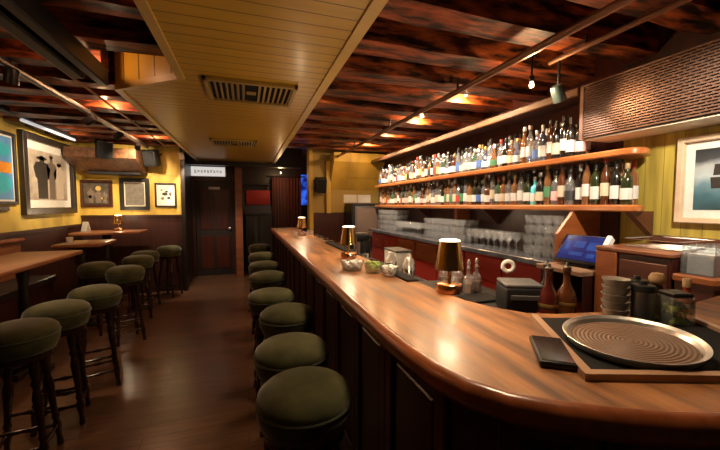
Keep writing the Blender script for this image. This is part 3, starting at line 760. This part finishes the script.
lathe_thing('pepper_mill', 'pale wooden topped pepper mill behind the olive jar', 'mill', (1.44, .85, 1.1),
            [('body', [(0, 0), (.024, 0), (.022, .05), (.020, .09), (.018, .11)], 'dark_wood'), ('head', [(.018, .108), (.024, .115), (.026, .132), (.018, .148), (0, .152)], 'cap_cork')])

# things along the bar middle
def tub(label, x, y, r, h, fill, fmat, n):
    t = thing('garnish_tub', label, 'tub', (x, y, 1.1))
    MB().lathe([(0, 0), (r * .8, 0), (r, h), (r * .96, h), (r * .77, .005), (0, .005)], seg=26).build('tub_body', 'acrylic', t)
    m_ = MB()
    for q in range(n):
        a = random.random() * 2 * PI; rr = random.random() ** .5 * r * .7; zz = random.uniform(.35, 1.0) * h
        if fill == 'ball': m_.ball((rr * math.cos(a), rr * math.sin(a), zz), .014, 8)
        else: m_.box((rr * math.cos(a), rr * math.sin(a), zz), (.03, .028, .014), RZ(random.random() * 3) @ RX(random.random()), .003)
    o = m_.build('contents', fmat, t); o['kind'] = 'stuff'
tub('clear tub of crumpled white napkins left of the limes on the bar', .625, 2.03, .075, .055, 'box', 'paper', 26)
tub('clear tub of cut limes in the middle of the bar', .72, 1.90, .060, .055, 'ball', 'lime', 24)
tub('clear tub of white straws and napkins right of the limes', .77, 1.78, .052, .055, 'box', 'paper', 18)
tag(MB().span((.79, 1.60, 1.1), (.86, 1.93, 1.112), .003).build('drip_mat', 'black_rough'), 'long black rubber drip mat on the inner bar edge past the nearest lamp', 'mat')
tag(MB().span((.80, 2.62, 1.1), (.86, 3.6, 1.112), .003).build('drip_mat', 'black_rough'), 'long black drip mat on the bar edge beyond the halfway lamp', 'mat')
# tumblers and jars around the far lamp
tumb = MB().lathe([(0, 0), (.024, 0), (.027, .004), (.026, .016), (.030, .022), (.0405, .076), (.0415, .082), (.040, .082), (.030, .026), (0, .022)], seg=16).mesh('tumbler', 'tumbler_glass', angle=50)
for (x, y, s_) in ((.58, 4.25, 'left of'), (.62, 4.10, 'in front of'), (.72, 4.2, 'just right of'), (.78, 4.35, 'farther right of')):
    tag(link('tumbler', tumb, None, (x, y, 1.1)), 'clear tumbler on the bar ' + s_ + ' the farthest copper lamp', 'glass', 'tumblers by the far lamp')
jar_p = [('body', [(0, 0), (.040, 0), (.042, .01), (.042, .11), (.034, .13), (.034, .14), (.031, .14), (.038, .11), (.038, .01), (0, .01)], 'clear_glass'), ('lid', [(.036, .138), (.036, .155), (0, .156)], 'steel')]
words = ['nearest', 'second', 'third', 'fourth', 'fifth', 'sixth', 'seventh', 'farthest']
for i in range(8):
    lathe_thing('glass_jar', words[i] + ' lidded glass jar in the line along the inner counter past the halfway lamp', 'jar', (.96, 2.75 + i * .30, .93 + .0), jar_p, 'jars along the inner counter', seg=16)
# shakers, ice box, container near (385,245)
shk = [('cup', [(0, 0), (.032, 0), (.044, .15), (.042, .152)], 'steel'), ('top', [(.042, .150), (.036, .18), (.020, .20), (.018, .22), (0, .224)], 'chrome')]
for i, (x, y, s_) in enumerate(((1.02, 2.05, 'closest to the green lime tub'), (1.10, 2.2, 'in the middle of three shakers'), (1.02, 2.34, 'nearest to the halfway copper lamp'))):
    lathe_thing('cocktail_shaker', 'steel cocktail shaker on the inner counter, ' + s_, 'shaker', (x, y, .93), shk, 'cocktail shakers')
t = thing('ice_box', 'white plastic ice box on the inner counter behind the limes', 'box', (1.20, 2.62, .93))
MB().span((-.07, -.12, 0), (.07, .12, .19), .012, 2).build('body', 'white', t); MB().span((-.075, -.125, .19), (.075, .125, .205), .005).build('lid', 'grey_plastic', t)
t = thing('drinks_mixer', 'black coffee grinder shaped machine behind the halfway lamp', 'machine', (1.06, 3.15, .93))
MB().span((-.09, -.10, 0), (.09, .10, .06), .012, 2).build('base', 'black', t); MB().span((.0, -.05, .06), (.08, .05, .24), .012, 2).build('column', 'black', t)
MB().box((-.02, 0, .26), (.20, .11, .09), None, .035, 3).build('head', 'black', t); MB().rod((-.07, 0, .10), (-.07, 0, .22), .012).build('spindle', 'steel', t)

# ------------------------------------------------------------------ back bar
t = thing('back_counter', 'dark stone topped back counter under the bottle shelves', 'counter', (0, 0, 0))
MB().span((2.06, 1.862, 1.045), (2.48, 5.72, 1.09), .006).build('worktop', 'stone', t)
MB().span((2.14, 1.88, .08), (2.47, 5.72, 1.045)).build('carcass', 'red_panel', t)
MB().span((2.18, 1.88, 0), (2.46, 5.72, .08)).build('plinth', 'black', t)
yy = 1.90
i = 0
while yy < 5.6:
    y2 = min(yy + .545, 5.71)
    MB().span((2.118, yy + .015, .12), (2.141, y2 - .015, .78), .005).build('door', 'red_panel', t)
    dr = MB().span((2.118, yy + .015, .80), (2.141, y2 - .015, 1.02), .005).build('drawer', 'orange_wood' if i in (3, 4) else 'red_panel', t)
    MB().ball((2.105, (yy + y2) / 2, .91), .014, 10).build('knob', 'gold', dr)
    yy = y2; i += 1

def shelf(name, label, z, y0, y1, x0=2.20):
    t = thing(name, label, 'shelf', (0, 0, 0))
    pts = [(x0, y1), (x0, y0 + .07)] + [(x0 + .07 - .07 * math.cos(a), y0 + .07 - .07 * math.sin(a)) for a in [q * PI / 12 for q in range(1, 7)]] + [(2.30, y0 + .005), (2.42, y0 + .07), (XR - .022, y0 + .19), (XR - .022, y1)]
    MB().prism(pts, z - .04, z).build('board', 'shelf_wood', t, smooth=False)
    MB().sweep(pts[:-2], [(.0, z - .042), (-.010, z - .034), (-.010, z - .008), (.0, z + .001)]).build('nosing', 'shelf_wood', t)
    return t
lower = shelf('bottle_shelf', 'lower orange brown wooden shelf of bottles behind the bar', 1.50, 1.46, 5.74)
upper = shelf('bottle_shelf', 'upper orange brown wooden shelf of bottles behind the bar', 1.845, 1.44, 5.74)
for y in (1.50, 2.9, 4.3):
    MB().prism([(XR - .022, 1.46), (2.26, 1.46), (XR - .022, 1.30)], y, y + .04, lambda a, b, h: (a, h, b)).build('bracket', 'red_brown', lower, smooth=False)
for y in (3.4, 5.2):
    MB().span((XR - .20, y, 1.09), (XR - .022, y + .05, 1.46)).build('divider', 'orange_wood', lower)
struct('trim_18', MB().prism([(2.06, 1.10), (2.46, 1.10), (2.46, 1.455), (2.20, 1.455), (2.06, 1.30)], 1.835, 1.858, lambda a, b, h: (a, h, b)), 'orange_wood')

# bottles
def bottle_profile(kind):
    q = .80
    if kind == 'wine': p, l, r, h = [(0, 0), (.034, 0), (.037, .006), (.037, .175), (.030, .205), (.0135, .228), (.0125, .272), (.0145, .274), (.0145, .284)], (.04, .125), .037, .285
    elif kind == 'whisky': p, l, r, h = [(0, 0), (.038, 0), (.041, .006), (.041, .150), (.036, .175), (.017, .195), (.014, .225), (.016, .227), (.016, .237)], (.035, .105), .041, .238
    elif kind == 'gin': p, l, r, h = [(0, 0), (.040, 0), (.043, .006), (.043, .130), (.038, .150), (.016, .165), (.015, .195), (.018, .197), (.018, .207)], (.03, .095), .043, .208
    elif kind == 'tall': p, l, r, h = [(0, 0), (.031, 0), (.034, .006), (.033, .19), (.026, .225), (.013, .255), (.0125, .280), (.0145, .282), (.0145, .290)], (.06, .145), .034, .291
    else: p, l, r, h = [(0, 0), (.042, 0), (.047, .02), (.047, .085), (.040, .115), (.017, .145), (.014, .195), (.017, .197), (.017, .207)], (.03, .085), .047, .208
    return [(a * q, b) for a, b in p], l, r * q, h
BODY, LABM, CAPM = {}, {}, {}
def part_mesh(kind, part, mat):
    key = (kind, part, mat)
    if key in BODY: return BODY[key]
    prof, lr, r, h = bottle_profile(kind)
    if part == 'body': me = MB().lathe(prof, seg=18).mesh('bottle_body', mat, angle=40)
    elif part == 'label': me = MB().lathe([(r + .0003, lr[0]), (r + .001, lr[0]), (r + .001, lr[1]), (r + .0003, lr[1])], seg=18, cap=False).mesh('bottle_label', mat, angle=40)
    else: me = MB().lathe([(.0140, h - .012), (.0150, h - .010), (.0150, h + .020), (.013, h + .024), (0, h + .024)] if kind != 'wine' else [(.0120, h - .045), (.0125, h - .04), (.0125, h + .006), (0, h + .008)], seg=12).mesh('bottle_cap', mat, angle=40)
    BODY[key] = me
    return me
gl_names = {'amber_glass': 'amber', 'clear_glass': 'clear', 'green_glass': 'green', 'dark_glass': 'black', 'olive_glass': 'dark olive', 'blue_glass': 'blue', 'brown_glass': 'brown', 'aqua_glass': 'aqua'}
lb_names = dict(lab_white='white', lab_cream='cream', lab_red='red', lab_black='black', lab_gold='gold', lab_blue='blue', lab_green='green', lab_pink='pink')
cp_names = dict(cap_black='black', cap_gold='gold', cap_red='red', cap_cork='cork', cap_silver='silver', cap_white='white')
ordw = ['first', 'second', 'third', 'fourth', 'fifth', 'sixth', 'seventh', 'eighth', 'ninth', 'tenth', 'eleventh', 'twelfth', 'thirteenth', 'fourteenth', 'fifteenth', 'sixteenth', 'seventeenth', 'eighteenth', 'nineteenth']
tens = {2: 'twent', 3: 'thirt', 4: 'fort', 5: 'fift', 6: 'sixt'}
def ordinal(n):
    if n < 20: return ordw[n - 1]
    a, b = divmod(n, 10)
    return tens[a] + ('ieth' if b == 0 else 'y-' + ordw[b - 1])
def bottle(x, y, z, kind, gm, lm, cm, where, group):
    lb = f"{gl_names[gm]} bottle, {lb_names[lm]} label, {cp_names[cm]} cap, {where}"
    t = thing('bottle', lb, 'bottle', (x, y, z), random.random() * 6, group)
    link('glass_body', part_mesh(kind, 'body', gm), t); link('label', part_mesh(kind, 'label', lm), t); link('cap', part_mesh(kind, 'cap', cm), t)
rnd = random.Random(11)
def pick(seq): return rnd.choice(seq)
def fill(z, y0, shelf_name, palette, near=None):
    y = y0; n = 0
    while y < 5.62:
        n += 1
        kind = pick(['whisky', 'whisky', 'tall', 'gin', 'wine', 'squat']) if not (near and n <= 8) else ['whisky', 'wine', 'tall', 'wine', 'tall', 'wine', 'whisky', 'tall'][n - 1]
        gm, lm, cm = pick(palette), pick(['lab_white'] * 9 + ['lab_cream'] * 5 + ['lab_red', 'lab_black', 'lab_gold', 'lab_blue', 'lab_green', 'lab_pink']), pick(['cap_black'] * 6 + ['cap_silver'] * 3 + ['cap_white'] * 2 + ['cap_cork', 'cap_red', 'cap_gold'])
        if near and n <= 8:
            gm = near[n - 1][0]; lm = near[n - 1][1]; cm = near[n - 1][2]
        if shelf_name == 'lower' and near and 2.19 < y < 2.25: kind, gm, lm, cm = 'gin', 'aqua_glass', 'lab_white', 'cap_silver'
        r = bottle_profile(kind)[2]
        y += r + .002
        bottle(2.262 + rnd.random() * .02, y, z, kind, gm, lm, cm, f"{ordinal(n)} from near end of {shelf_name} shelf", f"front bottles on the {shelf_name} shelf")
        y += r + .004
    # second row behind
    y = y0 + .05; n = 0
    while y < 5.6:
        n += 1
        kind = pick(['tall', 'wine', 'whisky', 'tall'])
        r = bottle_profile(kind)[2]; y += r + .004
        gm, lm, cm = pick(palette), pick(['lab_white', 'lab_white', 'lab_cream', 'lab_red', 'lab_black', 'lab_blue']), pick(['cap_black'] * 6 + ['cap_silver'] * 3 + ['cap_white'] * 2 + ['cap_cork', 'cap_red', 'cap_gold'])
        bottle(2.385 + rnd.random() * .03, y, z, kind, gm, lm, cm, f"{ordinal(n)} in back row of {shelf_name} shelf", f"back row bottles on the {shelf_name} shelf")
        y += r + .010
fill(1.50, 1.505, 'lower', ['clear_glass'] * 5 + ['amber_glass'] * 4 + ['green_glass', 'dark_glass', 'olive_glass', 'brown_glass', 'brown_glass'],
     [('olive_glass', 'lab_white', 'cap_cork'), ('dark_glass', 'lab_white', 'cap_black'), ('brown_glass', 'lab_cream', 'cap_red'), ('olive_glass', 'lab_white', 'cap_black'), ('amber_glass', 'lab_white', 'cap_black'), ('dark_glass', 'lab_white', 'cap_silver'), ('clear_glass', 'lab_black', 'cap_black'), ('brown_glass', 'lab_cream', 'cap_black')])
fill(1.845, 1.83, 'upper', ['clear_glass'] * 6 + ['amber_glass'] * 3 + ['dark_glass', 'brown_glass', 'blue_glass', 'green_glass'],
     [('dark_glass', 'lab_pink', 'cap_black'), ('dark_glass', 'lab_white', 'cap_black'), ('dark_glass', 'lab_white', 'cap_black'), ('dark_glass', 'lab_cream', 'cap_black'), ('brown_glass', 'lab_white', 'cap_black'), ('blue_glass', 'lab_white', 'cap_silver'), ('clear_glass', 'lab_blue', 'cap_silver'), ('clear_glass', 'lab_white', 'cap_silver')])
bottle(2.215, 2.05, 1.5, 'gin', 'aqua_glass', 'lab_white', 'cap_silver', 'standing forward on the lower shelf above the till screen', None) if False else None

# stacked glasses on the back counter
gz = 1.09
wineg = MB().lathe([(0, 0), (.030, 0), (.031, .003), (.006, .008), (.004, .02), (.004, .075), (.010, .085), (.030, .105), (.037, .130), (.033, .168), (.031, .168), (.035, .130), (.028, .107), (0, .090)], seg=16).mesh('wine_glass', 'tumbler_glass', angle=50)
blocks = [(1.95, 2.28, 4, 'nearest block beside the till screen'), (2.42, 3.05, 0, 'second block from the till screen'), (3.15, 3.95, 3, 'middle block under the lower shelf'), (4.05, 4.75, 0, 'fourth block from the till screen'), (4.85, 5.55, 4, 'farthest block beside the fridge end')]
for y0, y1, lay, nm in blocks:
    y = y0
    while y < y1:
        for row, x in enumerate((2.19, 2.28, 2.37) if lay else (2.16, 2.25, 2.34)):
            if not lay:
                tag(link('wine_glass', wineg, None, (x + rnd.uniform(-.006, .006), y, gz)), 'clear stemmed wine glass on the back counter, in the ' + nm, 'glass', 'wine glasses in the ' + nm)
            for l_ in range(lay):
                o = link('tumbler', tumb, None, (x + rnd.uniform(-.006, .006), y + rnd.uniform(-.003, .003), gz + l_ * .0822))
                tag(o, 'clear stacked tumbler on the back counter, in the ' + nm, 'glass', 'tumblers in the ' + nm)
        y += .091
# till
t = thing('till_screen', 'till with blue glowing touch screen below the near shelf end', 'till', (2.08, 1.665, 1.10), math.radians(-84))
MB().span((-.08, -.05, 0), (.08, .11, .02), .006).build('base', 'black', t)
MB().rod((0, .05, .015), (0, .03, .12), .018).build('stand', 'black', t)
RT = RX(-.68)
hd = MB().box((0, 0, .11), (.30, .022, .215), RT, .006, 2).build('monitor', 'black', t)
sc = MB().box(tuple(Vector((0, 0, .11)) + RT @ Vector((0, -.0115, .004))), (.272, .003, .186), RT).build('screen', 'screen', hd)
for (u, v, w, h) in ((-.02, .03, .07, .05), (.07, .02, .07, .06), (.08, -.05, .05, .03), (-.02, -.045, .09, .025), (-.095, .02, .03, .07)):
    MB().box(tuple(Vector((0, 0, .11)) + RT @ Vector((u, -.0135, v))), (w, .002, h), RT).build('screen_tile', 'screen_tile', hd)
MB().box((.14, .03, .16), (.03, .05, .10), RT, .006).build('card_reader', 'white', t)
t = thing('till_cabinet', 'open wooden cabinet with pale plank top under the till', 'cabinet', (2.19, 1.68, 0))
MB().span((-.30, -.17, 1.07), (.28, .17, 1.10), .004).build('top', 'strip_wood', t)
for s in (-1, 1): MB().span((-.26, s * .155 - .012, 0), (.28, s * .155 + .012, 1.07)).build('side_panel', 'mahogany', t)
MB().span((-.24, -.15, .78), (.28, .15, .80)).build('shelf', 'red_panel', t); MB().span((.26, -.15, 0), (.28, .15, 1.07)).build('back_panel', 'black', t)
t = thing('wooden_cabinet', 'orange brown wooden cabinet right of the till', 'cabinet', (2.19, 1.305, 0))
MB().span((-.20, -.19, 0), (.28, .19, 1.235), .006).build('body', 'mahogany', t)
MB().span((-.214, .07, .1), (-.199, .19, 1.232), .004).build('side_panel', 'orange_wood', t)
MB().span((-.215, -.195, 1.235), (.28, .195, 1.26), .006).build('top', 'bench_wood', t)
dd = MB().span((-.212, -.175, .2), (-.199, .055, 1.2), .004).build('door', 'red_brown', t)  # dark door colour stands in for the shade of an open recess
MB().ball((-.222, -.12, .8), .014, 10).build('knob', 'gold', dd)
t = thing('wall_cabinet', 'low wooden ledge cabinet holding the clear box at right wall', 'cabinet', (2.22, 1.03, 0))
MB().span((-.22, -.075, 0), (.25, .075, 1.13)).build('body', 'red_brown', t); MB().span((-.235, -.085, 1.13), (.25, .082, 1.165), .006).build('top', 'orange_wood', t)
t = thing('acrylic_box', 'clear acrylic box of folded napkins on the right ledge', 'box', (2.14, 1.03, 1.165), 0)
MB().span((-.12, -.065, 0), (.12, .065, .006)).span((-.12, -.065, .006), (-.115, .065, .14)).span((.115, -.065, .006), (.12, .065, .14)).span((-.115, -.065, .006), (.115, -.060, .14)).span((-.115, .060, .006), (.115, .065, .14)).build('box_walls', 'acrylic', t)
for i in range(3): MB().span((-.10 + i * .07, -.05, .006), (-.045 + i * .07, .05, .10 + .01 * i)).build('napkin_stack', 'paper', t)
t = thing('wire_rack', 'grey wire rack on top of the orange brown cabinet', 'rack', (2.17, 1.27, 1.26))
w_ = MB()
for z in (.006, .05): 
    for s in (-1, 1): w_.rod((-.1, s * .13, z), (.2, s * .13, z), .003, 6); w_.rod((.05 + s * .15, -.13, z), (.05 + s * .15, .13, z), .003, 6)
for i in range(7): w_.rod((-.1 + .05 * i, -.13, .006), (-.1 + .05 * i, -.13, .05), .002, 5); w_.rod((-.1 + .05 * i, -.13, .006), (-.1 + .05 * i, .13, .006), .002, 5)
w_.build('wires', 'steel', t)

# ------------------------------------------------------------------ bronze grille box under the ceiling
t = thing('grille_box', 'bronze slatted ventilation box hanging at the upper right', 'ventilation unit', (0, 0, 0))
MB().span((2.23, .1, 1.955), (2.49, 1.80, 2.30)).build('housing', 'black', t)
gr = MB()
nrow = 22
for i in range(nrow):
    z = 1.957 + i * (.343 / nrow)
    gr.span((2.205, .1, z), (2.222, 1.80, z + .0075))
    n_ = 34
    for j in range(n_):
        y = .1 + (j + (.5 if i % 2 else 0)) * 1.70 / n_
        if y + .008 < 1.80: gr.span((2.213, y, z), (2.230, y + .008, z + .0155))
gr.build('grille', 'bronze', t, smooth=False)
MB().span((2.198, 1.79, 1.95), (2.235, 1.815, 2.305)).span((2.198, .1, 2.298), (2.235, 1.80, 2.308)).build('frame', 'bronze', t)
MB().span((2.236, .1, 1.943), (2.495, 1.80, 1.954)).build('bottom_board', 'cream', t)

# ------------------------------------------------------------------ light fixtures and lights
def spot_lamp(x, y, z, label, aim, power, size=65, col=(1, .74, .46), mat='black', lens='lens', blend=.6, radius=.03):
    """can on a stem from the joists, with the light at its mouth"""
    t = thing('spotlight', label, 'light', (x, y, z))
    d_ = (Vector(aim) - Vector((x, y, z))).normalized()
    q = d_.to_track_quat('-Z', 'Y').to_matrix()
    MB().rod((0, 0, .03), (0, 0, max(2.45, z + .12) - z), .008, 8).build('stem', 'black', t)
    MB().lathe([(.030, .06), (.036, .05), (.040, -.04), (.037, -.04), (.034, .02), (0, .02)], seg=20, rot=q).build('can', mat, t)
    MB().lathe([(0, -.012), (.032, -.012), (.032, -.006), (0, -.006)], seg=20, rot=q).build('lens', lens, t)
    l = bpy.data.lights.new('spot', 'SPOT'); l.energy = power; l.color = col; l.spot_size = math.radians(size); l.spot_blend = blend; l.shadow_soft_size = radius
    o = bpy.data.objects.new('spot_light', l); COL.objects.link(o); o.parent = t
    o.location = d_ * .05; o.rotation_euler = d_.to_track_quat('-Z', 'Y').to_euler()
    return t
def bulb_lamp(x, y, z, label, power, col=(1, .62, .30), radius=.025):  # also builds bulbs that are added only for their light
    t = thing('bare_bulb', label, 'light', (x, y, z))
    MB().rod((0, 0, .03), (0, 0, max(ZC if y > 7 else 2.46, z + .1) - z), .006, 8).build('stem', 'black', t)
    MB().lathe([(.012, .015), (.016, .02), (.016, .05), (.008, .055)], seg=14).build('socket', 'black', t)
    MB().lathe([(0, -.022), (.010, -.019), (.015, -.008), (.013, .004), (.009, .016), (0, .018)], seg=16).build('bulb', 'bulb', t)
    l = bpy.data.lights.new('bulb', 'POINT'); l.energy = power; l.color = col; l.shadow_soft_size = radius
    o = bpy.data.objects.new('bulb_light', l); COL.objects.link(o); o.parent = t; o.location = (0, 0, -.05)
    return t

# bulbs above the bottles: light the bottles, joists and counter
by = [(1.75, 1.79, 2.27), (1.90, 2.70, 2.50), (1.90, 3.53, 2.50), (1.90, 4.37, 2.50), (1.90, 5.21, 2.50)]
for i, (x, y, z) in enumerate(by):
    bulb_lamp(x, y, z, ['bare warm bulb nearest to the bronze grille over the bottle shelves', 'second bare warm bulb from the bronze grille', 'third bare warm bulb from the bronze grille', 'fourth bare warm bulb from the bronze grille', 'bare warm bulb farthest from the bronze grille'][i], 6 if i == 0 else 16)
# spots on the copper pipe aimed at bottles
for i, y in enumerate((1.75, 2.66, 3.49, 4.33, 5.17)):
    spot_lamp(1.93 if i == 0 else 1.75, y, 2.21 if i == 0 else 2.56, ['blue grey', 'black', 'black', 'black', 'black'][i] + ' spotlight aimed at the bottles, ' + ['nearest to the bronze grille', 'second from the grille', 'third from the grille', 'fourth from the grille', 'farthest from the grille'][i],
              (2.3, y + .1, 1.65), 18 if i == 0 else 62, 95, (1, .86, .70), 'shade_blue' if i == 0 else 'black')
# spots down to the bar top, tucked up between the joists
for i, (y, xa, ya, pw) in enumerate(((.98, .90, .72, 60), (1.40, .70, 1.4, 40), (2.24, .64, 2.2, 55), (3.08, .62, 3.1, 50), (4.34, .62, 4.3, 50), (5.18, .62, 5.2, 50))):
    spot_lamp(.70, y, 2.56, 'black spotlight tucked between the joists over the bar top, ' + ['nearest to us', 'second from us', 'third from us', 'fourth from us', 'fifth from us', 'farthest from us'][i], (xa, ya, 1.1), pw, 62, (1, .72, .44), lens='lens_soft', radius=.12)
# left side spots at the pictures and tables
spot_lamp(-1.43, 4.9, 2.33, 'black spotlight on the left track aimed at the big photograph', (-2.5, 5.7, 1.8), 75, 80, (1, .78, .5))
spot_lamp(-1.43, 4.1, 2.33, 'black spotlight on the left track aimed at the turquoise painting', (-2.5, 4.6, 1.8), 50, 70, (1, .78, .5))
spot_lamp(-1.43, 5.7, 2.33, 'black spotlight on the left track aimed at the back wall pictures', (-1.8, 6.7, 1.75), 70, 90, (1, .78, .5))
spot_lamp(-1.43, 2.9, 2.33, 'black spotlight on the left track above the long table', (-1.7, 3.2, 1.05), 34, 75, (1, .72, .45))
spot_lamp(-.98, 6.4, 2.30, 'bright white spotlight beside the door sign', (-.72, 6.9, 1.0), 75, 80, (1, .86, .66), 'white')
for i, (x, y) in enumerate(((-.97, 2.68), (-1.25, 3.92), (-1.25, 5.60), (-1.7, 1.82))):  # unseen bulbs added to light the left joists and the slanted panel face
    bulb_lamp(x, y, 2.52, ['bare bulb nearest to us beside the black duct, among the left joists', 'middle bare bulb among the left joists', 'bare bulb farthest away among the left joists', 'bare bulb among the left joists above the long table'][i], [2.2, 10, 10, 6][i], (1, .50, .25))
bulb_lamp(.75, 7.7, 2.20, 'bare bulb in the dark room beyond the far end of the bar', 5)  # added to bring light onto the far curtain
# added spot, out of view, to brighten the right wall picture and corner
spot_lamp(1.64, .72, 2.14, 'black spotlight on a stem aimed at the sea print', (2.5, 1.15, 1.60), 60, 95, (1, .86, .66))

w = bpy.data.worlds.new('world'); S.world = w; w.use_nodes = True
bg = w.node_tree.nodes['Background']; bg.inputs[0].default_value = (1, .62, .35, 1); bg.inputs[1].default_value = .012

# ------------------------------------------------------------------ camera
cam = bpy.data.cameras.new('camera'); co = bpy.data.objects.new('camera', cam); COL.objects.link(co)
f_px = 345.0
pitch = math.atan(20 / f_px); yaw = math.atan(115 * math.cos(pitch) / f_px)
co.location = (0, 0, 1.5); co.rotation_euler = (PI / 2 - pitch, 0, -yaw)
cam.sensor_fit = 'HORIZONTAL'; cam.sensor_width = 36; cam.lens = f_px * 36 / 720; cam.clip_start = .02
S.camera = co
S.view_settings.view_transform = 'Standard'; S.view_settings.look = 'None'; S.view_settings.gamma = 1; S.view_settings.exposure = .5
S.cycles.use_denoising = True
S.cycles.max_bounces = 8; S.cycles.transparent_max_bounces = 64
S.cycles.sample_clamp_indirect = 4
